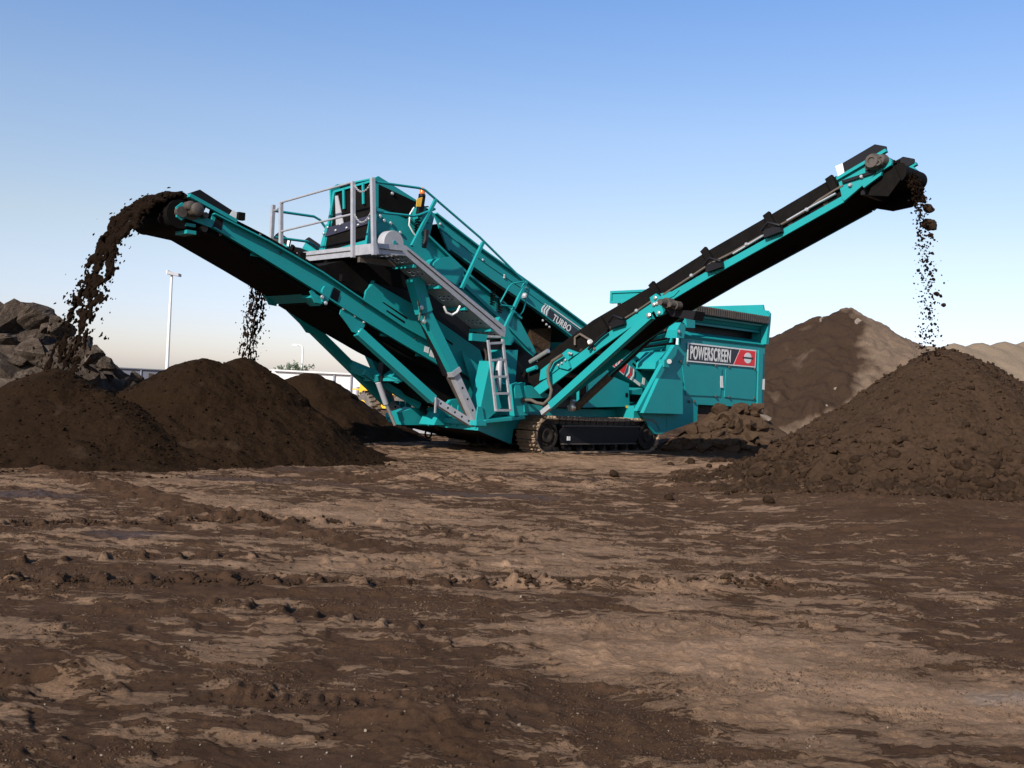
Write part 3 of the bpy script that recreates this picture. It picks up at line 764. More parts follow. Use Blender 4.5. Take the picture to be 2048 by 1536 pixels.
fp = Dp(333, 760, 55); ft = Dp(343, 549, 55)
o = empty('floodlight_pole', (fp.x, fp.y, 0)); tag(o, 'tall white pole with a flat floodlight left of the machine', 'light pole')
MB().tube([(0, 0, 0), (0, 0, ft.z)], 0.105, 10, 0.07).build('pole', WHITE, o, True)
h = ft.z
MB().prism([(-0.15, -0.25, h), (0.45, -0.25, h - 0.10), (0.45, 0.25, h - 0.10), (-0.15, 0.25, h)], (0, 0, 0.16)).build('lamp_head', GREYP, o)
MB().box((-0.22, -0.27, h + 0.0), (-0.153, 0.27, h + 0.2)).build('head_bracket', WHITE, o)

lp = Dp(603, 755, 120); lt = Dp(603, 692, 120)
o = empty('street_lamp', (lp.x, lp.y, 0)); tag(o, 'small white street lamp with a curved arm beyond the heaps', 'street lamp')
hh = lt.z
MB().tube([(0, 0, 0), (0, 0, hh - 0.5), (-0.1, 0, hh - 0.1), (-0.45, 0, hh + 0.1), (-0.7, 0, hh + 0.1)], 0.11, 8).build('pole', WHITE, o, True)
MB().prism([(-1.3, -0.15, hh + 0.02), (-0.6, -0.15, hh + 0.02), (-0.6, 0.15, hh + 0.02), (-1.3, 0.15, hh + 0.02)], (0, 0, 0.16)).build('lamp_head', WHITE, o)

def sapling(px, py_top, D, label, seed):
    r = random.Random(seed)
    b = Dp(px, 760, D); tz = Dp(px, py_top, D).z
    o = empty('young_tree', (b.x, b.y, 0)); tag(o, label, 'tree', 'thin young trees near the street lamp')
    t = MB().tube([(0, 0, 0), (0.05, 0, tz * 0.6), (0, 0, tz * 0.95)], 0.07, 6, 0.02)
    lf = MB()
    for k in range(9):
        z = tz * r.uniform(0.5, 0.85); a = r.uniform(0, 6.28); L_ = r.uniform(0.4, 0.9)
        e = Vector((math.cos(a) * L_, math.sin(a) * L_, z + L_ * 0.8))
        t.tube([(0, 0, z), e], 0.025, 5, 0.01)
        for j in range(16):
            c = Vector((0, 0, z)).lerp(e, r.uniform(0.3, 1.1)) + Vector((r.gauss(0, 0.13), r.gauss(0, 0.13), r.gauss(0, 0.13)))
            d = Vector((r.gauss(0, 1), r.gauss(0, 1), r.gauss(0, 1))).normalized() * 0.13; s = d.orthogonal().normalized() * 0.06
            lf.prism([c - d, c + s, c + d, c - s], d.cross(s).normalized() * 0.01)
    t.build('trunk', BARK, o); lf.build('crown', LEAF, o)
for i, (px, py, lab) in enumerate(((566, 736, 'leftmost thin young tree on the skyline left of the street lamp'), (577, 728, 'thin young tree second from the left beside the street lamp'), (595, 727, 'thin young tree touching the street lamp pole from the left'), (610, 727, 'thin young tree immediately right of the street lamp pole'))):
    sapling(px, py, 92, lab, 600 + i)

# yellow wheel loader behind the struts
c = Dp(812, 800, 29.0)
lo = empty('wheel_loader', (c.x, c.y, 0), R(-53)); lo.scale = (.68, .68, .68); tag(lo, 'yellow wheel loader parked beyond the machine, seen between its struts', 'wheel loader')
def wheel(x, y, r=0.78, w=0.55):
    t = MB().lathe((x, y - w / 2, r), (0, 1, 0), [(0, r * 0.55), (0, r * 0.85), (0.08, r * 0.97), (w - 0.08, r * 0.97), (w, r * 0.85), (w, r * 0.55)], 26)
    for k in range(22):
        for s in (0, 1):
            a = (k + 0.5 * s) * 2 * math.pi / 22
            q = Vector((x + math.cos(a) * r * 0.99, y + (s - 0.5) * w * 0.5, r + math.sin(a) * r * 0.99))
            d = Vector((-math.sin(a), (s - 0.5) * 0.8, math.cos(a))).normalized()
            t.beam(q - Vector((0, w * 0.24, 0)) - d * 0.02, q + Vector((0, w * 0.24, 0)) + d * 0.05, 0.09, 0.06, side=(math.cos(a), 0, math.sin(a)))
    wo = t.build('wheel', TYRE, lo)
    MB().lathe((x, y - w / 2 - 0.01, r), (0, 1, 0), [(0.06, r * 0.5), (0, r * 0.56), (0.0, r * 0.48), (0.12, r * 0.2), (w - 0.1, r * 0.2), (w + 0.02, r * 0.48), (w + 0.02, r * 0.56), (w - 0.04, r * 0.5)], 22).build('rim', YELLOW, wo)
for x in (-1.5, 1.5):
    for y in (-1.0, 1.0): wheel(x, y)
MB().prism([(-2.9, -0.75, 0.9), (-0.4, -0.75, 0.9), (-0.4, -0.75, 2.35), (-2.7, -0.75, 2.1)], (0, 1.5, 0)).build('engine_hood', YELLOW, lo)
MB().prism([(-3.1, -0.8, 0.75), (-2.88, -0.8, 0.75), (-2.88, -0.8, 1.75), (-3.0, -0.8, 1.75)], (0, 1.6, 0)).build('counterweight', GREYP, lo)
cab = MB().prism([(-0.5, -0.7, 1.5), (0.7, -0.7, 1.5), (0.5, -0.7, 2.95), (-0.4, -0.7, 2.95)], (0, 1.4, 0)).build('cab', YELLOW, lo)
MB().prism([(-0.3, -0.72, 1.95), (0.5, -0.72, 1.95), (0.4, -0.72, 2.8), (-0.25, -0.72, 2.8)], (0, 1.44, 0)).build('window', GLASS, cab)
MB().prism([(-0.4, -0.5, 0.8), (2.2, -0.5, 0.7), (2.2, -0.5, 1.1), (0.5, -0.5, 1.5), (-0.4, -0.5, 1.5)], (0, 1.0, 0)).build('front_frame', YELLOW, lo)
MB().beam((1.0, -0.45, 1.5), (3.0, -0.45, 0.6), 0.18, 0.3).beam((1.0, 0.45, 1.5), (3.0, 0.45, 0.6), 0.18, 0.3).build('lift_arm', YELLOW, lo)
MB().prism([(2.8, -1.3, 0.1), (4.0, -1.3, 0.1), (3.9, -1.3, 0.25), (3.2, -1.3, 0.4), (3.0, -1.3, 1.1), (2.8, -1.3, 1.1)], (0, 2.6, 0)).build('bucket', GREYP, lo)
for y in (-1.0, 1.0):
    MB().prism([(-2.4, y - 0.3, 1.62), (-0.6, y - 0.3, 1.62), (-0.6, y + 0.3, 1.62), (-2.4, y + 0.3, 1.62)], (0, 0, 0.06)).build('mudguard', YELLOW, lo)
# ================================================================ THE SCREENING MACHINE
M = empty('screening_machine', MO, ANG)
tag(M, 'large teal tracked soil screening machine with three raised conveyors', 'screening machine')
WV = Vector((0, 1, 0))
def part(name, parent=M): return empty(name, parent=parent)
def px_w(pts, w): return [W(x, y, w) for x, y in pts]
def px_a(pts, a): return [T(x, y, a) for x, y in pts]
def wplate(pts, w, th): return MB().prism(px_w(pts, w), (0, th, 0))
def aplate(pts, a, th): return MB().prism(px_a(pts, a), (th, 0, 0))
def bolt(p, axis, parent, r=0.03, name='bolt', mat=None, l=0.03):
    MB().lathe(p, axis, [(0, r), (l * 0.6, r), (l, r * 0.6)], 8).build(name, mat or CHROME, parent)

# ---- crawler tracks
def crawler(w0, w1):
    t = part('crawler_track')
    r = 0.39; a0, a1 = 0.03, 3.5; zc = 0.40
    per = 2 * (a1 - a0) + 2 * math.pi * r; n = 46
    shoes = MB(); chain = MB()
    for i in range(n):
        s = i / n * per
        if s < a1 - a0: c = Vector((a0 + s, 0, zc - r)); nr = Vector((0, 0, -1))
        elif s < a1 - a0 + math.pi * r:
            th = (s - (a1 - a0)) / r; nr = Vector((math.sin(th), 0, -math.cos(th))); c = Vector((a1, 0, zc)) + nr * r
        elif s < 2 * (a1 - a0) + math.pi * r: c = Vector((a1 - (s - (a1 - a0) - math.pi * r), 0, zc + r)); nr = Vector((0, 0, 1)); c.z -= 0.03 * math.sin((c.x - a0) / (a1 - a0) * math.pi)
        else:
            th = (s - 2 * (a1 - a0) - math.pi * r) / r; nr = Vector((-math.sin(th), 0, math.cos(th))); c = Vector((a0, 0, zc)) + nr * r
        d = nr.cross(WV); hl = per / n * 0.43
        wm = (w0 + w1) / 2
        for (u0, u1) in ((w0, wm - 0.008), (wm + 0.008, w1)):
            pr = [c - d * hl - nr * 0.03, c + d * hl - nr * 0.03, c + d * hl, c + d * hl * 0.5, c + d * hl * 0.35 + nr * 0.04, c + d * hl * 0.05 + nr * 0.04, c - d * hl * 0.1, c - d * hl * 0.6, c - d * hl * 0.7 + nr * 0.034, c - d * hl + nr * 0.034]
            shoes.prism([p + WV * u0 for p in pr], (0, u1 - u0, 0))
        ci = c - nr * 0.08
        chain.prism([ci - d * hl - nr * 0.045 + WV * (wm - 0.12), ci + d * hl - nr * 0.045 + WV * (wm - 0.12), ci + d * hl + nr * 0.045 + WV * (wm - 0.12), ci - d * hl + nr * 0.045 + WV * (wm - 0.12)], (0, 0.24, 0))
    so = shoes.build('track_shoes', SHOE, t)
    chain.build('track_chain', STEEL, t)
    near = w0 + 0.04
    for nm, ac in (('drive_sprocket', a0), ('idler_wheel', a1)):
        m = MB().lathe((ac, near, zc), WV, [(0.03, 0.06), (0.0, 0.10), (0.0, 0.15), (0.05, 0.16), (0.05, 0.25), (0.02, 0.26), (0.02, 0.33), (0.3, 0.33)], 24)
        if nm == 'drive_sprocket':
            for k in range(12):
                a = k * math.pi / 6; m.lathe((ac + 0.205 * math.cos(a), near + 0.04, zc + 0.205 * math.sin(a)), (0, -1, 0), [(0, 0.014), (0.025, 0.014)], 6)
        m.build(nm, TRACKBLK, t, True)
    MB().prism([(0.50, near + 0.02, 0.23), (3.05, near + 0.02, 0.23), (3.22, near + 0.02, 0.40), (3.15, near + 0.02, 0.60), (0.55, near + 0.02, 0.60), (0.40, near + 0.02, 0.45)], (0, w1 - w0 - 0.1, 0)).build('side_frame', BLACKP, t)
    f = MB(); f.box((0.52, near - 0.02, 0.60), (3.15, near + 0.10, 0.635)); f.box((0.52, near - 0.02, 0.20), (3.05, near + 0.10, 0.228)); f.build('frame_flange', STEEL, t)
    for k in range(7):
        MB().lathe((0.65 + k * 0.4, near + 0.02, 0.15), WV, [(0, 0.05), (0, 0.085), (0.1, 0.085), (0.1, 0.10), (0.14, 0.10)], 14).build('track_roller', BLACK, t, True)
    return t
c1 = crawler(0.0, 0.62)
MB().box((0.66, 0.048, 0.29), (0.76, 0.058, 0.38)).build('data_label', WHITE, c1)
crawler(2.4, 3.02)

# ---- chassis
ch = part('chassis')
fpf = [(-2.05, .62), (-2.05, .50), (-0.52, .17), (-0.44, .72)]
wn_ = [0.0, 0.0, .60, .60]
nv = [(a, w, z) for (a, z), w in zip(fpf, wn_)]; fv = [(a, 3.0 - w, z) for (a, z), w in zip(fpf, wn_)]
MB().add(nv + fv, [(0, 1, 2, 3), (7, 6, 5, 4), (0, 4, 5, 1), (1, 5, 6, 2), (2, 6, 7, 3), (3, 7, 4, 0)]).build('front_plate', TEAL, ch)
MB().prism([(-2.03, 0.02, .485), (-0.54, .59, .155), (-0.54, 2.41, .155), (-2.03, 2.98, .485)], (0, 0, .01)).build('belly_shade', BLACK, ch)  # black sheet standing for the shade under the teal front plate
lug = MB()
MB().prism([W(972, 840, -.02), W(1050, 832, -.02), W(1050, 838, -.02), W(972, 846, -.02)], (0, 0.5, 0)).build('step_plate', TEAL, ch)
for w in (0.15, 0.75, 1.35, 1.9, 2.5, 2.9):
    for dw in (-0.10, 0.10):
        lug.prism([(-2.08, w + dw, .55), (-1.80, w + dw, .55), (-1.92, w + dw, .98), (-2.04, w + dw, .98)], (0, 0.03, 0))
lug.build('lug', TEAL, ch)
MB().prism([(-2.12, -0.02, .60), (-1.85, -0.02, .60), (-1.85, -0.02, .70), (-2.12, -0.02, .70)], (0, 3.04, 0)).build('front_bar', TEAL, ch)
for w in (0.55, 2.3):
    ring = [(-1.45 + 0.09 * math.cos(k * math.pi / 8), w, 0.28 + 0.09 * math.sin(k * math.pi / 8)) for k in range(17)]
    MB().tube(ring, 0.022, 6).build('towing_eye', BLACK, ch, True)
MB().prism([(-0.75, 0.66, .50), (4.6, 0.66, .55), (4.6, 0.66, .98), (-0.75, 0.66, .98)], (0, 1.7, 0)).build('main_frame', TEAL, ch)
MB().prism([(3.0, 0.10, .80), (5.1, 0.10, .82), (5.5, 0.10, 1.25), (3.0, 0.10, 1.10)], (0, 2.8, 0)).build('rear_frame', TEAL, ch)
# support tower between ladder and screen
MB().prism(px_w([(868, 850), (880, 825), (902, 800), (960, 790), (960, 850)], 1.0), (0, .5, 0)).build('cross_beam', TEAL, ch)
MB().prism(px_w([(806, 850), (800, 825), (830, 815), (868, 822), (868, 850)], 1.6), (0, .35, 0)).build('cross_beam', TEAL, ch)
MB().prism(px_w([(981, 722), (990, 760), (1003, 815), (976, 838), (955, 850), (962, 812)], 0.08), (0, 0.34, 0)).build('front_post', TEAL, ch)
MB().prism(px_w([(1003, 700), (1036, 700), (1030, 770), (1024, 812), (1003, 812), (996, 770)], 0.45), (0, 0.5, 0)).build('valve_cabinet', TEAL, ch)
MB().box(tuple(W(979, 797, .1)[i] + (0, -.012, -.0)[i] for i in range(3)), tuple(W(985, 786, .1)[i] + (0.0, 0, 0)[i] for i in range(3))).build('white_label', WHITE, ch)
MB().lathe(W(996, 782, 0.2), (0, 0, 1), [(0, .07), (.66, .07), (.7, .04)], 16).build('oil_filter', GREYP, ch, True)
MB().prism(px_w([(1030, 770), (1050, 765), (1056, 830), (1030, 832)], 0.02), (0, 0.6, 0)).build('corner_block', TEAL, ch)
MB().prism(px_w([(1050, 772), (1062, 771), (1100, 790), (1100, 796), (1050, 796)], -0.02), (0, .25, 0)).prism(px_w([(1050, 806), (1085, 812), (1085, 822), (1050, 824)], -0.02), (0, .25, 0)).build('conveyor_foot', TEAL, ch)

# ---- tail conveyor (the wide one to the left)
tc = part('tail_conveyor')
WN, WF = 0.7, 2.3
top = px_w([(378, 412), (424, 428), (533, 483), (640, 545), (700, 586), (800, 652), (898, 706)], WN)
bot = px_w([(372, 432), (425, 456), (533, 521), (628, 580), (700, 626), (800, 686), (886, 736)], WN)
for w, s in ((WN, 1), (WF, -1)):
    r = MB()
    for i in range(1, len(top) - 1):
        r.prism([at_w(top[i], w), at_w(top[i + 1], w), at_w(bot[i + 1], w), at_w(bot[i], w)], (0, 0.05 * s, 0))
    r.build('side_rail', TEAL, tc)
    f = MB()
    for i in range(1, len(top) - 1):
        f.beam(at_w(top[i], w - 0.05 * s), at_w(top[i + 1], w - 0.05 * s), 0.12, 0.025); f.beam(at_w(bot[i], w - 0.035 * s), at_w(bot[i + 1], w - 0.035 * s), 0.09, 0.025)
    f.build('rail_flange', TEAL, tc)
    k = MB()
    for i in range(1, len(top) - 1):
        k.beam(at_w(top[i], w + 0.10 * s) + Vector((0, 0, 0.05)), at_w(top[i + 1], w + 0.10 * s) + Vector((0, 0, 0.05)), 0.02, 0.16)
    k.build('rubber_skirt', BLACK, tc)
    # head end: bearing plates, motor, guard
    hpl = px_w([(373, 415), (385, 424), (425, 440), (424, 456), (400, 447), (366, 434), (362, 424)], WN)
    MB().prism([at_w(p, w) for p in hpl], (0, 0.04 * s, 0)).build('head_plate', TEAL, tc)
    MB().prism([at_w(p, w - .02 * s) for p in px_w([(352, 414), (364, 405), (372, 412), (372, 432), (362, 441), (353, 434)], WN)], (0, .05 * s, 0)).build('bearing_plate', TEAL, tc)
    MB().lathe(at_w(W(361, 424, WN), w - 0.06 * s), (0, s, 0), [(0, .05), (0, .09), (.10, .09), (.1, .05)], 14).build('bearing', STEEL, tc, True)
    gd = px_w([(376, 387), (400, 379), (474, 427), (458, 434)], WN)
    g = MB().prism([at_w(gd[0], w), at_w(gd[1], w), at_w(gd[2], w), at_w(gd[3], w)], (0, 0.03 * s, 0))
    g.build('side_guard', BLACKP, tc)
    fl = MB().beam(at_w(W(376, 391, WN), w - 0.03 * s), at_w(W(470, 443, WN), w - 0.03 * s), 0.1, 0.06); fl.build('guard_rail', TEAL, tc)
wl = px_w([(459, 430), (466, 420), (474, 426), (472, 441), (458, 437)], WN - 0.012)
MB().prism(wl, (0, 0.008, 0)).build('warning_label', WHITE, tc)
mo = MB().lathe(W(398, 418, WN - 0.25), WV, [(0, .07), (0.03, .11), (0.22, .11), (0.24, .16), (0.28, .16)], 16)
mo.lathe(W(384, 411, WN - 0.18), WV, [(0, .05), (0.02, .08), (0.18, .08)], 12).lathe(W(412, 430, WN - .12), WV, [(0, .05), (.12, .05)], 10)
mo.build('drive_motor', STEEL, tc, True)
wplate([(433, 431), (447, 437), (443, 462), (425, 455)], WN - 0.004, 0.003).build('access_hole', BLACKP, tc)
wplate([(668, 574), (681, 582), (674, 610), (660, 600)], WN - 0.004, 0.003).build('access_hole', BLACKP, tc)
# belt: carrying run, return run, head drum
def offs(p, dz): return Vector((p[0], p[1], p[2] + dz))
hd = W(367, 427, WN); hd = Vector((hd.x, 0, hd.z))
MB().lathe((hd.x, WN + 0.1, hd.z), WV, [(0, .05), (0, .24), (WF - WN - 0.2, .24), (WF - WN - 0.2, .05)], 24).build('head_drum', BLACK, tc, True)
b = MB()
for i in range(1, len(top) - 1):
    p, q = top[i], top[i + 1]
    b.prism([Vector((p.x, WN + .06, p.z - .03)), Vector((q.x, WN + .06, q.z - .03)), Vector((q.x, WF - .06, q.z - .03)), Vector((p.x, WF - .06, p.z - .03))], (0, 0, 0.015))
p = top[1]; b.prism([Vector((hd.x, WN + .12, hd.z + .22)), Vector((p.x, WN + .06, p.z - .03)), Vector((p.x, WF - .06, p.z - .03)), Vector((hd.x, WF - .12, hd.z + .22))], (0, 0, 0.015))
b.build('belt', BLACK, tc)
b = MB()
for i in range(1, len(bot) - 1):
    p, q = bot[i], bot[i + 1]
    b.prism([Vector((p.x, WN + .06, p.z - .10)), Vector((q.x, WN + .06, q.z - .10)), Vector((q.x, WF - .06, q.z - .10)), Vector((p.x, WF - .06, p.z - .10))], (0, 0, 0.10))
p = bot[1]; b.prism([Vector((hd.x, WN + .12, hd.z - .235)), Vector((p.x, WN + .06, p.z - .10)), Vector((p.x, WF - .06, p.z - .10)), Vector((hd.x, WF - .12, hd.z - .235))], (0, 0, 0.015))
b.build('return_belt', BLACK, tc)
for (x, y) in ((385, 452), (512, 512), (690, 625), (770, 672), (840, 712)):
    c = W(x, y, WN)
    MB().beam((c.x, WN + .05, c.z + .02), (c.x, WF - .05, c.z + .02), 0.16, 0.05).build('cross_member', TEAL, tc)
    MB().lathe((c.x + .25, WN + .06, c.z + .0), WV, [(0, .06), (WF - WN - .12, .06)], 12).build('return_roller', STEEL, tc, True)
c = W(385, 452, WN); MB().beam((c.x, WN + .02, c.z - .10), (c.x, WN + .45, c.z - .10), .16, .06).build('lit_member_end', TEAL, tc)  # short bar added for the sunlit near end of the cross member
for (x, y) in ((480, 437), (602, 516), (685, 560)):
    c = W(x, y, WN)
    MB().beam((c.x, WN - .02, c.z - .03), (c.x, WN - .02, c.z + .10), 0.12, 0.10).build('skirt_clamp', BLACK, tc)
MB().prism(px_w([(640, 532), (750, 506), (845, 556), (862, 596), (748, 566), (730, 584), (728, 604), (700, 600), (655, 562)], .85), (0, 1.3, 0)).build('discharge_chute', BLACK, tc)
# hinge of the folding section
hb = wplate([(650, 572), (663, 570), (665, 577), (655, 606), (645, 604), (645, 580)], WN - 0.07, 0.06).build('hinge_plate', TEAL, tc)
for (x, y) in ((651, 606), (644, 594)): bolt(W(x, y, WN - .08), (0, -1, 0), hb, .04)
for w in (WN, WF):
    pl = [at_w(p, w - 0.03) for p in px_w([(618, 583), (624, 578), (630, 588), (645, 596), (643, 608), (628, 605)], WN)]
    MB().prism(pl, (0, .03, 0)).build('hinge_bracket', TEAL, tc)
hh_ = W(634, 600, WN)
for w0_, dz_, ln_ in ((WN, 0.0, .32), (WN + .33, .07, WF - WN - .33)):
    MB().prism([(hh_.x - .14, w0_, hh_.z + .03 + dz_), (hh_.x + .06, w0_, hh_.z - .10 + dz_), (hh_.x + .1, w0_, hh_.z - .07 + dz_), (hh_.x - .1, w0_, hh_.z + .08 + dz_)], (0, ln_, 0)).build('hinge_beam', TEAL, tc)
sp = wplate([(683, 617), (732, 640), (730, 650), (722, 668), (706, 664), (698, 652), (680, 628)], WN - 0.03, 0.03).build('strut_bracket', TEAL, tc)
MB().prism([at_w(p, WF) for p in px_w([(683, 617), (732, 640), (730, 650), (722, 668), (706, 664), (698, 652), (680, 628)], WN)], (0, .03, 0)).build('strut_bracket', TEAL, tc)
for (x, y) in ((686, 618), (709, 632), (727, 644), (718, 664)): bolt(W(x, y, WN - .03), (0, -1, 0), sp, .03)
for (x, y) in ((727, 609), (440, 470), (560, 505), (520, 470), (860, 690), (812, 693), (830, 677)): bolt(W(x, y, WN), (0, -1, 0), tc, .025, mat=STEEL)
for (x0, y0, x1, y1) in ((850, 692, 859, 707), (861, 700, 870, 716), (872, 712, 879, 722)):
    wplate([(x0, y0), (x1, y0 + 3), (x1 - 2, y1), (x0 - 2, y1 - 4)], WN - 0.006, 0.004).build('sticker', WHITE, tc)
# lower dark tray under the tail conveyor, down to the chassis
tr = MB()
lo = px_w([(640, 600), (720, 650), (800, 698), (880, 740)], WN + 0.05)
for i in range(3):
    p, q = lo[i], lo[i + 1]
    tr.prism([Vector((p.x, WN + .1, p.z - .02)), Vector((q.x, WN + .1, q.z - .02)), Vector((q.x, WN + .1, q.z - .07)), Vector((p.x, WN + .1, p.z - .07))], (0, WF - WN - .2, 0))
tr.build('belt_tray', BLACK, tc)

MB().prism(px_w([(812, 705), (890, 745), (935, 800), (880, 815), (835, 792), (805, 750)], 1.1), (0, .8, 0)).build('tail_shade_block', BLACK, tc)  # black block for belt underside and lower tail, their shadows painted in
# struts holding the tail conveyor: near and far
def strut(p, q, wt, ht, mat=TEAL, name='support_strut', parent=M): return MB().beam(p, q, wt, ht, side=WV).build(name, mat, parent)
n0, n1, n2 = W(716, 664, 0.66), W(865, 799, 0.40), W(947, 850, 0.22)
s1 = strut(n0, n1, .17, .17)
g = MB().beam(n1, n2, .13, .13, side=WV).build('telescopic_end', GALV, s1)
for k in range(5): bolt(n1.lerp(n2, .15 + .17 * k) + Vector((0, -.066, 0)), (0, -1, 0), s1, .025, 'pin_hole', BLACK, .004)
MB().beam(n1 + Vector((0, -.1, .05)), n1 + Vector((0, -.1, -.26)), .03, .03).build('locking_pin', GALV, s1)
n0_, n1_, n2_ = W(577, 610, 2.34), W(775, 806, 2.45), W(852, 854, 2.4)
f0 = strut(n0_, n1_, .17, .17)
MB().beam(n1_, n2_, .13, .13, side=WV).build('telescopic_end', GALV, f0)
for k in range(5): bolt(n1_.lerp(n2_, .15 + .17 * k) + Vector((0, -.066, 0)), (0, -1, 0), f0, .025, 'pin_hole', BLACK, .004)
d0, d1, d2 = W(728, 744, 1.75), W(838, 812, 1.5), W(880, 858, 1.3)
s3 = strut(d0, d1, .12, .12); MB().beam(d1, d2, .09, .09, side=WV).build('telescopic_end', BLACKP, s3)
wplate([(590, 632), (640, 668), (690, 640), (640, 612)], 2.32, .04).build('strut_gusset', TEAL, f0)
cbp, cbq = W(700, 731, 2.40), W(762, 757, 1.5)
cb = strut(cbp, cbq, .2, .14, name='cross_brace'); 
strut(W(772, 748, 1.5), W(802, 758, 0.8), .2, .10, name='cross_brace')
strut(W(732, 760, 2.3), W(800, 760, 0.8), .12, .06, name='cross_brace')
yy = W(769, 725, 1.5)
MB().beam(yy, W(764, 765, 1.5), .16, .16).build('brace_post', BLACKP, cb)
ra0, ra1, ra2 = W(757, 765, 1.5), W(772, 808, 1.5), W(790, 850, 1.45)
hr = MB().tube([ra0, ra1], .06, 10).build('hydraulic_ram', GREYP, M, True); MB().tube([ra1, ra2], .035, 8).build('rod', CHROME, hr, True)
# the two big front legs
l0, l1, l2, l3 = W(828, 555, 0.35), W(848, 625, 0.32), W(905, 742, 0.25), W(955, 853, 0.15)
lg = part('screen_leg')
MB().beam(l0, l1, .24, .26, side=WV).build('upper_tube', TEAL, lg); MB().beam(l1, l2, .20, .22, side=WV).build('middle_tube', TEAL, lg)
MB().beam(l2, l3, .15, .15, side=WV).build('telescopic_end', GALV, lg)
MB().beam(l2 - (l2 - l1) * .02, l2 + (l3 - l2) * .06, .24, .24, side=WV).build('clamp', GALV, lg)
for k in range(3): bolt(l2.lerp(l3, .3 + .2 * k) + Vector((0, -.076, 0)), (0, -1, 0), lg, .025, 'pin_hole', BLACK, .004)
fl0 = [at_w(p, 3.0 - p[1]) for p in (l0, l1, l2, l3)]
lg2 = part('screen_leg'); MB().beam(fl0[0], fl0[1], .24, .26, side=WV).beam(fl0[1], fl0[2], .2, .22, side=WV).build('upper_tube', TEAL, lg2); MB().beam(fl0[2], fl0[3], .15, .15, side=WV).build('telescopic_end', GALV, lg2)
r0, r1, r2 = W(846, 640, 0.42), W(893, 748, 0.36), W(944, 850, 0.3)
hr = MB().tube([r0, r1], .085, 12).build('hydraulic_ram', BLACKP, M, True); MB().tube([r1, r2], .045, 10).build('rod', STEEL, hr, True); bolt(W(940, 838, .25), (0, -1, 0), hr, .05)
bolt(W(843, 615, .2), (0, -1, 0), lg, .05); bolt(W(848, 643, .2), (0, -1, 0), lg, .05)
hoser = MB().tube([W(835, 600, .25), W(841, 620, .22), W(838, 640, .22), W(846, 648, .22), W(852, 625, .22)], .02, 6).build('hose', HOSE, M, True)

# ---- screen box
sb = part('screen_box')
SN = 0.72; SF = T(664, 420, W(745, 430, SN).x).y + .02
body = [(745, 494), (747, 412), (815, 437), (862, 482), (932, 549), (1004, 607), (1038, 637), (1073, 705), (1066, 713), (1000, 657), (900, 575), (812, 502)]
for w, s in ((SN, 1), (SF, -1)):
    MB().prism([at_w(p, w) for p in px_w(body, SN)], (0, .06 * s, 0)).build('side_plate', TEAL, sb)
    MB().prism([at_w(p, w) for p in px_w([(742, 362), (757, 352), (838, 403), (870, 428), (860, 470), (815, 439), (757, 413), (745, 440)], SN)], (0, .05 * s, 0)).build('upper_side_plate', TEAL, sb)
    MB().prism([at_w(p, w - .014 * s) for p in px_w([(757, 369), (832, 404), (815, 437), (757, 413)], SN)], (0, .012 * s, 0)).build('rubber_flap', BLACK, sb)
    fl = MB()
    ln = px_w([(815, 437), (862, 482), (932, 549), (1004, 607), (1038, 637)], SN)
    for i in range(len(ln) - 1): fl.beam(at_w(ln[i], w - .04 * s), at_w(ln[i + 1], w - .04 * s), .12, .04)
    ln = px_w([(870, 522), (930, 575), (1000, 640), (1058, 700)], SN)
    for i in range(len(ln) - 1): fl.beam(at_w(ln[i], w - .03 * s), at_w(ln[i + 1], w - .03 * s), .08, .05)
    fl.build('stiffener', TEAL, sb)
dk = MB()
for (t0, t1, dz) in (((757, 440), (1040, 655), 0.0), ((760, 470), (1000, 652), -.1)):
    p, q = W(*t0, SN), W(*t1, SN)
    dk.prism([Vector((p.x, SN + .06, p.z + dz)), Vector((q.x, SN + .06, q.z + dz)), Vector((q.x, SF - .06, q.z + dz)), Vector((p.x, SF - .06, p.z + dz))], (0, 0, .03))
dk.build('screen_mesh', BLACK, sb)
p0, p1, p2 = W(757, 353, SN), W(838, 404, SN), W(870, 428, SN)
MB().prism([Vector((p0.x, SN + .05, p0.z - .03)), Vector((p1.x, SN + .05, p1.z - .03)), Vector((p1.x, SF - .05, p1.z - .03)), Vector((p0.x, SF - .05, p0.z - .03))], (0, 0, .03)).build('top_cover', TEAL, sb)
# discharge end with rubber curtains (faces the tail conveyor)
ae = W(745, 430, SN).x
hdp = part('discharge_end', sb)
aplate([(645, 505), (665, 384), (668, 381), (745, 359), (745, 363), (669, 385), (649, 503)], ae - .04, .08).build('frame_bar', TEAL, hdp)
aplate([(668, 386), (743, 364), (741, 440), (662, 462)], ae, .03).build('upper_curtain', BLACK, hdp)
aplate([(656, 455), (742, 430), (740, 446), (649, 474)], ae - .06, .03).build('rubber_strip', NAVY, hdp)
aplate([(651, 472), (740, 446), (735, 486), (654, 502)], ae - .03, .03).build('lower_curtain', BLACK, hdp)
aplate([(670, 392), (675, 391), (687, 450), (672, 455)], ae - .035, .02).build('curtain_glare', GREYP, hdp)  # grey plate paints the glare on the rubber curtain
for x0, y0, x1, y1 in ((687, 378, 688, 418), (726, 367, 727, 408)): MB().beam(T(x0, y0, ae - .05), T(x1, y1, ae - .05), .055, .03, side=(0, 1, 0)).build('hanger_bar', TEAL, hdp)
for (x, y) in ((656, 455), (681, 449), (706, 442), (648, 467), (672, 461), (694, 456), (717, 450), (738, 438)): bolt(T(x, y, ae - .06), (-1, 0, 0), hdp, .028)
aplate([(645, 505), (738, 478), (738, 487), (645, 513)], ae - .05, .08).build('sill_bar', TEAL, hdp)
aplate([(636, 507), (652, 448), (658, 448), (644, 507)], ae - .05, .06).build('frame_leg', TEAL, hdp)
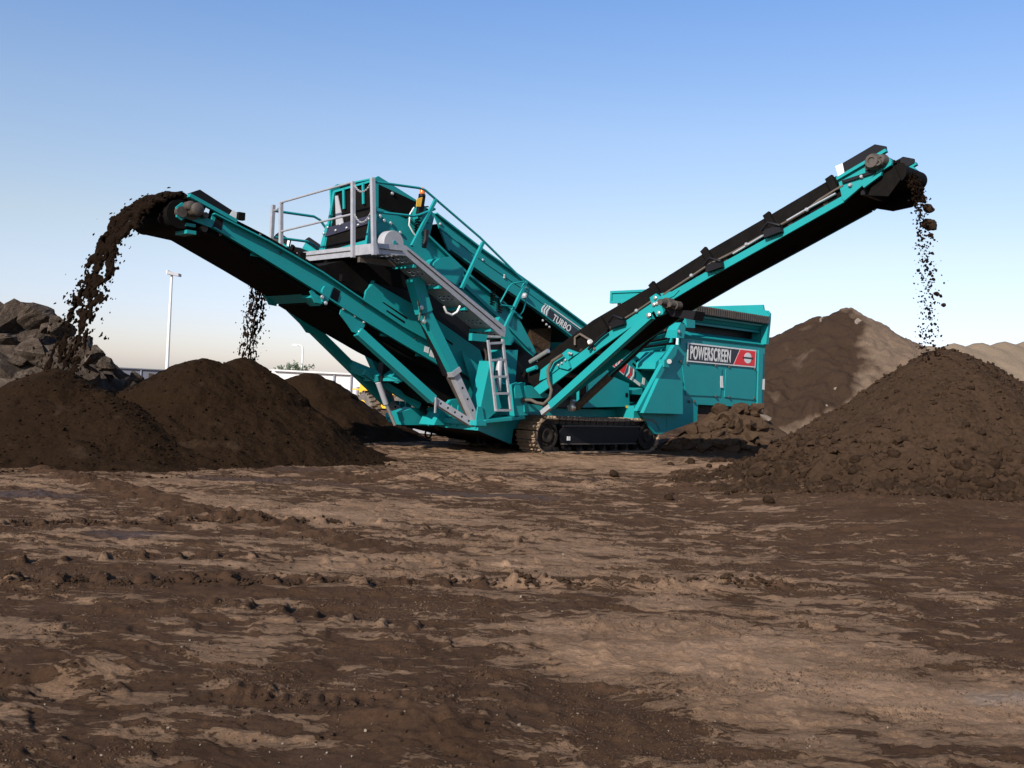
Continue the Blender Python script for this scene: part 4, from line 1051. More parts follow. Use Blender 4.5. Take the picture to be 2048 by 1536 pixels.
MB().beam(W(736, 490, SN - .05), W(748, 425, SN - .05), .1, .1).build('frame_leg', TEAL, hdp)
# drive: flywheel disc, motor cover, springs
MB().lathe(W(788, 486, .40), WV, [(0, .03), (0, .23), (.03, .24), (.2, .24), (.2, .05)], 32).build('flywheel_guard', GREYP, sb, True)
MB().lathe(W(790, 485, .38), WV, [(0, .04), (.03, .04)], 10).build('hub_cap', TEAL, sb)
MB().prism(px_w([(867, 531), (868, 526), (880, 517), (902, 513), (927, 536), (928, 545), (915, 572), (880, 548)], .35), (0, .38, 0)).build('motor_cover', TEAL, sb)
for (x, y) in ((834, 470), (850, 445), (1000, 625), (985, 610)):
    c = W(x, y, .6); sp_ = MB()
    path = [c + Vector((.05 * math.cos(k * .7), .05 * math.sin(k * .7), k * .006)) for k in range(54)]
    sp_.tube(path, .014, 5).build('coil_spring', BLACK, sb, True)
wplate([(1030, 680), (1012, 648), (1000, 634), (995, 646), (1010, 668), (1022, 690)], .5, .2).build('spring_bracket', TEAL, sb)
wplate([(833, 415), (865, 420), (862, 445), (838, 442)], .55, .17).build('hinge_block', TEAL, sb)
for (x, y) in ((784, 387), (760, 432), (781, 446), (768, 441), (800, 465), (858, 437)): bolt(W(x, y, SN - .02), (0, -1, 0), sb, .035)
# collecting hopper and cover under the screen
lowr = part('fines_hopper')
MB().prism(px_w([(727, 602), (733, 581), (748, 565), (850, 622), (905, 662), (960, 700), (985, 782), (925, 745), (897, 712)], .74), (0, .05, 0)).build('side_cover', TEAL, lowr)
MB().prism([at_w(p, 2.25) for p in px_w([(727, 602), (733, 581), (748, 565), (850, 622), (905, 662), (960, 700), (985, 782), (925, 745), (897, 712)], .74)], (0, .05, 0)).build('side_cover', TEAL, lowr)
for q in ([(765, 605), (767, 604), (815, 635), (814, 639)], [(772, 622), (774, 620), (810, 643), (809, 647)], [(885, 676), (887, 674), (906, 687), (905, 691)], [(884, 690), (886, 688), (902, 699), (901, 703)]):
    wplate(q, .735, .004).build('vent_slot', BLACK, lowr)
MB().prism(px_w([(741, 590), (748, 565), (860, 590), (1010, 690), (1000, 720), (960, 700)], .85), (0, 1.3, 0)).build('hopper_body', BLACKP, lowr)
MB().prism(px_w([(923, 702), (962, 735), (985, 770), (955, 800)], .60), (0, .04, 0)).build('side_gusset', TEAL, lowr)
MB().prism(px_w([(900, 745), (985, 780), (1000, 830), (960, 850), (930, 800)], .95), (0, 1.2, 0)).build('lower_chute', TEAL, lowr)
bd = W(735, 580, .74)
MB().prism([Vector((bd.x, .79, bd.z - .1)), Vector((bd.x + .15, .79, bd.z + .2)), Vector((bd.x + .15, 2.25, bd.z + .2)), Vector((bd.x, 2.25, bd.z - .1))], (.04, 0, 0)).build('end_cover', TEAL, lowr)

# ---- walkway, handrails, ladder
wk = part('walkway')
KA = W(745, 497, -.1).x
kn = px_w([(750, 486), (812, 491), (1012, 655), (1010, 674), (1003, 672), (812, 511), (750, 508)], -.1)
MB().prism(kn, (0, .035, 0)).build('kick_plate', GALV, wk)
MB().beam(W(760, 497, -.115), W(805, 502, -.115), .02, .012).beam(W(815, 500, -.115), W(1003, 658, -.115), .02, .012).build('plate_lip', STEEL, wk)
zt, zb = W(745, 487, -.1).z, W(745, 508, -.1).z
MB().box((KA - .02, -.1, zb), (KA + .02, .42, zt)).build('kick_plate', GALV, wk)
MB().box((KA - .06, .46, zb - .02), (KA - .02, 2.9, zt - .02)).build('kick_plate', GALV, wk)
MB().box((KA - .075, .46, (zt + zb) / 2 - .015), (KA - .061, 2.9, (zt + zb) / 2)).build('plate_lip', STEEL, wk)
def floor_strips(p, q, w0, w1, name):
    f = MB(); d = (q - p); n_ = max(3, int(d.length / .055))
    u = d.normalized(); nn = Vector((-u.z, 0, u.x))
    for k in range(n_):
        c = p + d * (k + .5) / n_
        grp = (k // 4) % 2
        segs = [(w0, w1)] if (k % 2 == 0 or grp) else [(w0, w0 + .12), (w0 + .2, w0 + .26), (w0 + .34, w0 + .40), (w0 + .48, w1)]
        for (s0, s1) in segs:
            f.prism([Vector((c.x, s0, c.z)) - u * .027, Vector((c.x, s0, c.z)) + u * .027, Vector((c.x, s0, c.z)) + u * .027 - nn * .012, Vector((c.x, s0, c.z)) - u * .027 - nn * .012], (0, s1 - s0, 0))
    f.build(name, GALV, wk)
f0 = Vector((KA, 0, zb + .02)); fl1 = W(812, 509, -.1); f1 = Vector((fl1.x, 0, fl1.z)); fl2 = W(1004, 670, -.1); f2 = Vector((fl2.x, 0, fl2.z))
floor_strips(f0, f1, -.06, .62, 'floor_grating'); floor_strips(f1, f2, -.06, .55, 'ramp_grating')
MB().box((KA, .62, zb + .0), (ae - .12, 2.95, zb + .02)).build('floor_plate', STEEL, wk)
for k in range(3):
    w = .3 + k * 1.1
    MB().box((KA + .02, w, zb - .12), (ae + .3, w + .08, zb - .002)).build('floor_joist', STEEL, wk)
for t in (.1, .35, .62, .9):
    c = f1.lerp(f2, t); MB().beam((c.x, -.06, c.z - .05), (c.x, .6, c.z - .05), .06, .06).build('floor_bearer', TEAL, wk)
hrl = part('handrail')
def post(p, q, r=.03, mat=GALV): MB().beam(p, q, r * 2, r * 2, side=WV).build('post', mat, hrl)
PA = KA - .05
pts = {k: T(x, y, PA) for k, (x, y) in dict(p1=(541, 415), p1b=(541, 490), p2=(562, 405), p2b=(562, 505), p2m=(562, 463), p3=(706, 364), p3b=(706, 515), p3m=(706, 428), p4=(745, 356), p4b=(748, 510)).items()}
post(pts['p2'], pts['p2b'], .035); post(pts['p3'], pts['p3b'], .033); post(pts['p4'], pts['p4b'], .035)
far0 = pts['p2'] + Vector((0.0, .30, -.02)); post(far0, far0 - Vector((0, 0, 1.15)), .035)
MB().tube([pts['p2'], pts['p3']], .022, 8).build('top_rail', GALV, hrl, True); MB().tube([pts['p2m'], pts['p3m']], .022, 8).build('mid_rail', GALV, hrl, True)
wf = far0.y
for (ya, nm) in (((545, 421, 628, 433, 640, 440, 656, 462), 'top_rail'), ((545, 474, 614, 483, 628, 490, 644, 505), 'mid_rail')):
    MB().tube([W(ya[i], ya[i + 1], wf) for i in (0, 2, 4, 6)], .028, 8).build(nm, TEAL, hrl, True)
MB().tube(px_w([(752, 364), (838, 376), (850, 380), (960, 475), (1052, 566)], -.06), .024, 8).build('top_rail', TEAL, hrl, True)
MB().tube(px_w([(752, 424), (825, 432), (838, 430), (870, 418)], -.06), .024, 8).build('mid_rail', TEAL, hrl, True)
for (x0, y0, x1, y1) in ((872, 398, 824, 492), (966, 485, 923, 577), (1051, 563), ) if False else ((872, 398, 824, 492), (966, 485, 923, 577), (1052, 563, 1010, 655)):
    post(W(x0, y0, -.06), W(x1, y1, -.06), .03, TEAL)
MB().tube(px_w([(1048, 563), (1025, 567), (1018, 573), (1001, 604), (1003, 610), (1028, 614)], -.10), .016, 8).build('grab_loop', TEAL, hrl, True)
MB().tube(px_w([(1053, 567), (1059, 575), (1058, 583), (1046, 622), (1040, 630), (1030, 626)], -.02), .016, 8).build('grab_loop', TEAL, hrl, True)
def chain(p, q, sag):
    cm = MB(); n_ = 17
    for k in range(n_):
        t = (k + .5) / n_; c = p.lerp(q, t) - Vector((0, 0, sag * 4 * t * (1 - t)))
        d = ((q - p) - Vector((0, 0, sag * 4 * (1 - 2 * t)))).normalized()
        s = Vector((1, 0, 0)) if k % 2 else d.cross(Vector((1, 0, 0))).normalized()
        ring = [c + d * .024 * math.cos(j * math.pi / 4) + s * .014 * math.sin(j * math.pi / 4) for j in range(9)]
        cm.tube(ring, .006, 5)
    cm.build('safety_chain', GALV, hrl)
chain(T(709, 370, PA), T(742, 366, PA), .14); chain(T(709, 428, PA), T(742, 424, PA), .17)
chain(pts['p2'] - Vector((0, 0, .05)), far0 - Vector((0, 0, .1)), .05)
ld = part('ladder')
lt0, lt1, lb0, lb1 = W(977, 682, -.02), W(1003, 676, -.14), W(990, 823, -.16), W(1022, 822, -.28)
la, lb_ = W(976, 680, -.12), W(1005, 678, -.12); lc, ldn = W(992, 822, -.3), W(1022, 822, -.3)
MB().beam(la, lc, .05, .04, side=(1, 0, 0)).build('stile', GALV, ld); MB().beam(lb_, ldn, .05, .04, side=(1, 0, 0)).build('stile', GALV, ld)
for k in range(5):
    t = .05 + k * .235; MB().beam(la.lerp(lc, t), lb_.lerp(ldn, t), .05, .045).build('rung', GALV, ld)
hr = MB().tube([W(975, 673, .0), W(1000, 674, -.05)], .03, 10).build('ladder_damper', CHROME, M, True); MB().box(tuple(W(944, 681, 0.0)), tuple(W(974, 669, 0.0) + Vector((0, .1, 0)))).build('bracket', TEAL, hr)
MB().tube(px_w([(888, 613), (893, 625), (904, 630), (914, 624), (920, 612)], -.04), .022, 8).build('hose', WHITE, M, True)
for w, tt in ((1.05, 0), (1.25, .05)):
    MB().tube([W(968, 690, .5), W(973, 710, .5), W(972, 735, .5)], .03, 6).build('hose', HOSE, M, True)
# beacon on its post
bc = part('warning_beacon')
bp_ = W(838, 432, .45); bq = W(844, 393, .45)
MB().beam(bp_, bq, .10, .10).build('stand', BLACKP, bc)
MB().prism(px_w([(834, 397), (845, 394), (842, 413), (833, 413)], .37), (0, .01, 0)).build('caution_label', YELLOW, bc)
MB().lathe(bq, (0, 0, 1), [(0, .07), (.04, .07), (.05, .05)], 14).build('base', BLACKP, bc, True)
MB().lathe(bq + Vector((0, 0, .05)), (0, 0, 1), [(0, .055), (.09, .055), (.12, .035), (.13, .01)], 14).build('lens', ORANGE, bc, True)
MB().tube(px_w([(828, 415), (820, 428), (818, 450), (826, 465), (832, 472)], .5), .015, 6).build('hose', WHITE, M, True)
MB().tube(px_w([(853, 460), (852, 478), (848, 495)], .4), .05, 8).build('hydraulic_ram', BLACKP, M, True)

# ---- main feed conveyor with its model sign
fc = part('feed_conveyor')
FN, FF = 0.9, 2.1
ft_ = px_w([(757, 354), (869, 427), (963, 500), (1053, 564), (1160, 643), (1235, 700)], FN)
fb_ = px_w([(790, 430), (897, 500), (975, 557), (1065, 617), (1142, 676), (1200, 722)], FN)
for w, s in ((FN, 1), (FF, -1)):
    r = MB()
    for i in range(1, 5): r.prism([at_w(ft_[i], w), at_w(ft_[i + 1], w), at_w(fb_[i + 1], w), at_w(fb_[i], w)], (0, .05 * s, 0))
    r.build('side_rail', TEAL, fc)
    fl = MB()
    for i in range(1, 5):
        m0, m1 = ft_[i].lerp(fb_[i], .42), ft_[i + 1].lerp(fb_[i + 1], .42)
        fl.beam(at_w(ft_[i], w - .03 * s), at_w(ft_[i + 1], w - .03 * s), .1, .03).beam(at_w(m0, w - .008 * s), at_w(m1, w - .008 * s), .02, .02).beam(at_w(fb_[i], w - .05 * s), at_w(fb_[i + 1], w - .05 * s), .12, .03)
    fl.build('rail_flange', TEAL, fc)
b = MB()
for i in range(1, 5):
    p, q = ft_[i].lerp(fb_[i], .3), ft_[i + 1].lerp(fb_[i + 1], .3)
    b.prism([Vector((p.x, FN + .06, p.z)), Vector((q.x, FN + .06, q.z)), Vector((q.x, FF - .06, q.z)), Vector((p.x, FF - .06, p.z))], (0, 0, .02))
b.build('belt', BLACK, fc)
b = MB()
for i in range(1, 5):
    p, q = ft_[i].lerp(fb_[i], .93), ft_[i + 1].lerp(fb_[i + 1], .93)
    b.prism([Vector((p.x, FN + .06, p.z)), Vector((q.x, FN + .06, q.z)), Vector((q.x, FF - .06, q.z)), Vector((p.x, FF - .06, p.z))], (0, 0, .02))
b.build('return_belt', BLACK, fc)
for (x, y) in ((965, 520), (1008, 551), (1050, 575), (880, 448), (1008, 555)): bolt(W(x, y, FN), (0, -1, 0), fc, .03, mat=GALV)
bolt(W(1047, 592, FN), (0, -1, 0), fc, .07, 'bearing_cap', GREYP, .1)
for (x, y) in ((1085, 637), (1098, 650), (1092, 645)): bolt(W(x, y + 4, FN - .05), (0, -1, 0), fc, .03)
# sign TURBO
sg = part('model_sign', fc)
s0, s1_ = W(1093, 624, FN), W(1160, 671.5, FN)
sd = (s1_ - s0).normalized(); su = Vector((-sd.z, 0, sd.x)); sh = .26
def sq(u, v): return s0 + sd * u + su * v + Vector((0, -.012, 0))
Ls = 1.35
def quad(u0, u1, v0, v1, k=0.0): return [sq(u0 + k * v0, v0), sq(u1 + k * v0, v0), sq(u1 + k * v1, v1), sq(u0 + k * v1, v1)]
off = Vector((0, -.004, 0))
MB().prism([p + Vector((0, .003, 0)) for p in quad(.02, Ls, -.17, .17)], (0, .009, 0)).build('white_border', WHITE, sg)
MB().prism([p + off for p in quad(.05, Ls - .02, -.14, .14)], (0, .006, 0)).build('black_field', SIGNBK, sg)
def chev(u, parent, sx=1, mat=WHITE, th=.04, sqf=None, s=1.0, o=Vector((0, 0, 0))):
    sqf = sqf or sq
    return MB().prism([sqf(u - sx * .06 * s, 0) + o, sqf(u, .15 * s) + o, sqf(u + th, .15 * s) + o, sqf(u + th - sx * .06 * s, 0) + o, sqf(u + th, -.15 * s) + o, sqf(u, -.15 * s) + o], (0, .006, 0)).build('chevron', mat, parent)
for k in range(3): chev(-.13 + k * .075, sg, o=off * (1 + k))
Mt = Matrix.Translation(sq(.22, -.09) + off * 1.5) @ Matrix((( sd.x, su.x, 0, 0), (0, 0, -1, 0), (sd.z, su.z, 0, 0), (0, 0, 0, 1)))
text_mesh('lettering', 'TURBO', .23, WHITE, sg, Mt, fit=.66, shear=.15, bold=.004, spacing=1.08)
text_mesh('lettering', 'C', .29, WHITE, sg, Matrix.Translation(sq(1.19, -.10) + off * 1.5) @ Matrix((( sd.x, su.x, 0, 0), (0, 0, -1, 0), (sd.z, su.z, 0, 0), (0, 0, 0, 1))), sx=.8, shear=.18, bold=.012)
MB().prism(px_w([(985, 650), (1040, 672), (1075, 716), (1070, 745), (1045, 790), (990, 790)], .95), (0, 1.2, 0)).build('transfer_chute', BLACKP, fc)
# brown apron under the feed conveyor
MB().prism(px_w([(1060, 660), (1104, 655), (1098, 715), (1075, 722)], 1.2), (0, .6, 0)).build('dirt_apron', CLAYROCK, fc)
# lower feeder chute with the 400 sign
lf = part('feeder_chute')
MB().prism(px_w([(1170, 680), (1225, 672), (1258, 700), (1330, 760), (1330, 800), (1300, 785), (1215, 722)], .62), (0, 1.7, 0)).build('side_plate', TEAL, lf)
q0, q1 = W(1222, 716, .61), W(1262, 748, .61)
rd = (q1 - q0).normalized(); ru = Vector((-rd.z, 0, rd.x))
def rq(u, v): return q0 + rd * u + ru * v + Vector((0, -.01, 0))
s4 = part('number_sign', lf)
MB().prism([rq(-.12, -.15), rq(.62, -.15), rq(.62, .15), rq(-.12, .15)], (0, .008, 0)).build('white_border', WHITE, s4)
MB().prism([rq(-.1, -.13) + off, rq(.6, -.13) + off, rq(.6, .13) + off, rq(-.1, .13) + off], (0, .006, 0)).build('red_field', RED, s4)
text_mesh('lettering', '400', .27, WHITE, s4, Matrix.Translation(rq(-.06, -.09) + off * 1.5) @ Matrix(((rd.x, ru.x, 0, 0), (0, 0, -1, 0), (rd.z, ru.z, 0, 0), (0, 0, 0, 1))), sx=.95, shear=.1, bold=.012)
for k in range(3): chev(.68 + k * .085, s4, -1, RED if k % 2 else WHITE, .045, rq, .95, off * (1 + k))
for q in ([(1271, 722), (1275, 719), (1285, 738), (1281, 742)], [(1264, 728), (1267, 725), (1283, 742), (1280, 744)], [(1305, 752), (1308, 750), (1314, 757), (1311, 760)], [(1300, 757), (1303, 755), (1309, 762), (1307, 764)]): wplate(q, .614, .004).build('vent_slot', BLACK, lf)
wplate([(1264, 754), (1281, 767), (1280, 773), (1263, 760)], .612, .006).build('white_label', WHITE, lf); wplate([(1286, 755), (1291, 756), (1289, 770), (1284, 768)], .612, .006).build('white_label', WHITE, lf)
wplate([(1255, 690), (1257, 718), (1270, 712), (1262, 700)], .60, .02).build('gusset', TEAL, lf)

# ---- engine housing
en = part('engine_housing')
MB().prism(px_w([(1174, 746), (1206, 738), (1216, 740), (1223, 752), (1258, 767), (1259, 813), (1166, 815), (1166, 752)], .30), (0, 2.2, 0)).build('cover', TEAL, en)
MB().box(tuple(W(1251, 794, .292)), tuple(W(1256, 786, .292) + Vector((0, .006, 0)))).build('door_lock', BLACK, en)
wplate([(1252, 811), (1258, 811), (1258, 816), (1252, 816)], .293, .005).build('warning_label', YELLOW, en)
gr = MB()
for k in range(6): gr.beam(W(1160 + k * 2.2, 752 - k * .6, .285), W(1160 + k * 2.2, 800, .285), .03, .02)
gr.build('radiator_grille', BLACK, en)
MB().prism(px_w([(1100, 762), (1166, 750), (1166, 815), (1100, 815)], .5), (0, 1.8, 0)).build('radiator_housing', BLACKP, en)
wplate([(1285, 790), (1262, 788), (1260, 782), (1285, 776)], .35, .5).build('step_bracket', TEAL, en)

# ---- feed hopper
ho = part('feed_hopper')
HA0, HA1 = 4.62, 8.40; ZL, ZT = 3.03, 3.62
npl = [(1362, 690), (1362, 672), (1530, 690), (1527, 816), (1396, 809), (1394, 842), (1322, 868), (1310, 868), (1276, 822), (1300, 790), (1354, 690)]
for w, s in ((0.0, 1), (3.0, -1)):
    MB().prism([at_w(p, w) for p in px_w(npl, 0.0)], (0, .06 * s, 0)).build('side_panel', TEAL, ho)
# sloping shelf, recess and flared upper wall (near side)
e0, e1 = W(1362, 672, 0), W(1530, 691, 0)
a0, a1 = e0.x, e1.x
MB().prism([(a0, -.04, e0.z + .02), (a0, .02, e0.z - .08), (a0, .32, e0.z + .14), (a0, .32, e0.z + .17)], (a1 - a0, 0, 0)).build('shelf', TEAL, ho)
MB().prism([(a0 + .3, .40, e0.z + .12), (a1, .40, e0.z + .12), (a1, .40, 3.4), (a0 + .3, .40, 3.4)], (0, .04, 0)).build('recess_shade', BLACKP, ho)  # black colour stands for the shade below the flared overhang
fw = MB()
zt0 = W(1392, 617, -.05).z
for (w0, z0, w1, z1) in ((.20, 3.25, .05, 3.44), (.05, 3.44, -.08, zt0 - .02)):
    fw.prism([(a0 + .35, w0, z0), (a0 + .35, w1, z1), (a0 + .35, w1 + .04, z1), (a0 + .35, w0 + .04, z0)], (a1 - a0 - .35, 0, 0))
fw.build('flared_wall', TEAL, ho)
rb = MB()
for (w, z) in ((.03, 3.42), (-.05, 3.52), (.18, 3.25)):
    rb.prism([(a0 + .35, w - .05, z - .02), (a0 + .35, w + .02, z - .02), (a0 + .35, w + .02, z + .03), (a0 + .35, w - .05, z + .03)], (a1 - a0 - .4, 0, 0))
rb.build('wall_rib', TEAL, ho)
gd = MB()
nb = 34
for k in range(nb):
    a = a0 + .38 + (a1 - a0 - .55) * k / (nb - 1)
    gd.prism([(a, -.16, zt0 - .12), (a + .055, -.16, zt0 - .12), (a + .055, 1.5, zt0 + .12), (a, 1.5, zt0 + .12)], (0, 0, .19))
gd.build('grid_bars', STEEL, ho)
g2 = MB(); g2.beam((a0 + .36, -.10, zt0 - .10), (a1 - .15, -.10, zt0 - .10), .1, .07); g2.beam((a0 + .36, 1.5, zt0 + .10), (a1 - .15, 1.5, zt0 + .10), .1, .09); g2.build('grid_frame', STEEL, ho)
# end walls and far wall
zr = T(1480, 611, 8.4).z
MB().prism([(8.36, 2.9, 1.3), (8.36, .02, 1.3), (8.36, .02, 2.92), (8.36, -.10, 2.92), (8.36, -.14, zt0 - .02), (8.36, -.14, zt0 + .16), (8.36, -.06, zt0 + .24), (8.36, .06, zt0 + .26), (8.36, .10, zr), (8.36, 2.9, zr)], (.06, 0, 0)).build('rear_wall', TEAL, ho)
MB().prism([(8.30, -.10, 2.92), (8.30, .06, 2.92), (8.30, .10, 3.6), (8.30, -.06, zt0 + .2), (8.30, -.15, zt0 + .1)], (.1, 0, 0)).build('end_bracket', TEAL, ho)
zf = T(1250, 581, 4.7).z
MB().prism([(4.66, 2.95, 1.6), (4.66, .35, 1.6), (4.66, .35, 3.0), (4.66, 2.95, 3.0)], (.06, 0, 0)).build('front_wall', TEAL, ho)
fy0, fy1 = T(1278, 590, 4.7).y, T(1222, 590, 4.7).y
zf0 = T(1250, 606, 4.7).z
fp_ = MB(); fp_.prism([(4.70, fy1, zf0), (4.70, fy0 - 1.2, zf0), (4.70, fy0 - 1.2, zf), (4.70, fy1, zf)], (.05, 0, 0)); 
fo = fp_.build('upper_flap', TEAL, ho)
fr = MB(); fr.box((4.66, fy0 - 1.2, zf - .06), (4.70, fy1, zf)).box((4.66, fy0 - 1.2, zf0), (4.70, fy1, zf0 + .06)).box((4.66, fy1 - .06, zf0 + .06), (4.70, fy1, zf - .06)); fr.build('flap_rim', TEAL, fo)
MB().box((4.72, fy1 - .3, 2.9), (4.78, fy1 - .22, zf0)).box((4.72, fy0 - .9, 2.9), (4.78, fy0 - .82, zf0)).build('flap_hinge', STEEL, fo)
MB().prism([(4.75, 2.95, 1.6), (8.36, 2.95, 1.6), (8.36, 3.05, 3.5), (4.75, 3.05, 2.9)], (0, .05, 0)).build('far_wall', TEAL, ho)
# corner post, door panels, seams, bolts
MB().prism(px_w([(1518, 700), (1527, 702), (1523, 815), (1515, 813)], -.05), (0, .05, 0)).build('corner_post', TEAL, ho)
MB().prism(px_w([(1516, 814), (1525, 816), (1525, 821), (1516, 819)], -.05), (0, .05, 0)).build('post_foot', WHITE, ho)
wplate([(1526, 758), (1530, 758), (1529, 780), (1525, 779)], -.055, .005).build('white_label', WHITE, ho)
for q in ([(1364, 727), (1444, 737), (1441, 793), (1372, 790)], [(1452, 738), (1513, 742), (1511, 800), (1449, 794)]):
    wplate(q, -.022, .02).build('door_panel', TEAL, ho)
wplate([(1441, 752), (1446, 752), (1447, 776), (1441, 775)], -.03, .006).build('white_label', WHITE, ho)
for (x, y) in ((1374, 727), (1431, 731), (1458, 734), (1509, 738), (1431, 793), (1458, 794), (1378, 803), (1388, 803), (1361, 723), (1508, 796)): bolt(W(x, y, -.022), (0, -1, 0), ho, .035, mat=STEEL)
# protruding tank with slanting front, sloping leg plate
MB().prism(px_w([(1318, 757), (1365, 760), (1366, 828), (1287, 826)], -.22), (0, .22, 0)).build('side_tank', TEAL, ho)
MB().prism(px_w([(1350, 690), (1357, 690), (1352, 710), (1330, 738), (1283, 822), (1274, 822), (1320, 738), (1330, 720)], -.12), (0, .12, 0)).build('leg_plate', TEAL, ho)
MB().prism(px_w([(1310, 738), (1312, 725), (1330, 705), (1352, 702), (1350, 690), (1357, 690), (1345, 718), (1322, 742)], .02), (0, .6, 0)).build('corner_gusset', TEAL, ho)
tl = MB().box(tuple(W(1328, 734, -.16)), tuple(W(1340, 720, -.16) + Vector((0, .17, 0)))).build('work_lamp', TEAL, ho)
MB().lathe(W(1338, 723, -.18), (-1, -1, 0), [(0, .05), (.05, .06)], 10).build('lens', CHROME, tl)
wplate([(1334, 838), (1336, 838), (1336, 856), (1334, 856)], -.01, .02).build('seam_strip', TEAL, ho)
wplate([(1354, 660), (1362, 645), (1372, 650), (1368, 676), (1354, 676)], -.15, .3).build('pivot_block', TEAL, ho)
wplate([(1372, 636), (1390, 624), (1390, 656), (1374, 655)], -.16, .06).build('hinge_plate', TEAL, ho)
bolt(W(1357, 663, -.16), (0, -1, 0), ho, .05)
MB().box((4.7, .25, .95), (8.3, 2.8, 1.9)).build('hopper_floor', BLACKP, ho)
# sign on the hopper
hs = part('hopper_sign', ho)
hp0, hp1 = W(1372.5, 721, 0), W(1510, 699, 0)
sa0, sa1, sz0, sz1 = W(1373, 700, 0).x, W(1510, 715, 0).x, 2.26, 2.735
def srect(u0, u1, v0, v1, y, th=.006): return MB().prism([(u0, y, v0), (u1, y, v0), (u1, y, v1), (u0, y, v1)], (0, th, 0))
srect(sa0, sa1, sz0, sz1, -.030).build('white_border', WHITE, hs)
LW = sa1 - sa0; xr0, xr1 = sa0 + LW * .66, sa0 + LW * .745
MB().prism([(sa0 + .05, -.034, sz0 + .035), (xr0 - .02, -.034, sz0 + .035), (xr1 - .02, -.034, sz1 - .035), (sa0 + .05, -.034, sz1 - .035)], (0, .004, 0)).build('black_field', SIGNBK, hs)
MB().prism([(xr0 + .02, -.034, sz0 + .035), (sa1 - .05, -.034, sz0 + .035), (sa1 - .05, -.034, sz1 - .035), (xr1 + .02, -.034, sz1 - .035)], (0, .004, 0)).build('red_field', RED, hs)
text_mesh('lettering', 'POWERSCREEN', .46, WHITE, hs, Matrix.Translation((sa0 + .11, -.037, sz0 + .08)) @ Matrix(((1, 0, 0, 0), (0, 0, -1, 0), (0, 1, 0, 0), (0, 0, 0, 1))), fit=LW * .575, bold=.010, spacing=1.12)
cx, cz = sa0 + LW * .87, (sz0 + sz1) / 2
for s in (1, -1):
    MB().prism([(cx + .17 * math.cos(k * math.pi / 12), -.038, cz + s * (.025 + .12 * math.sin(k * math.pi / 12))) for k in range(13)], (0, .003, 0)).build('emblem', WHITE, hs)
MB().prism([(cx - .25, -.040, cz - .022), (cx + .25, -.040, cz - .022), (cx + .25, -.040, cz + .022), (cx - .25, -.040, cz + .022)], (0, .003, 0)).build('emblem_band', SIGNBK, hs)

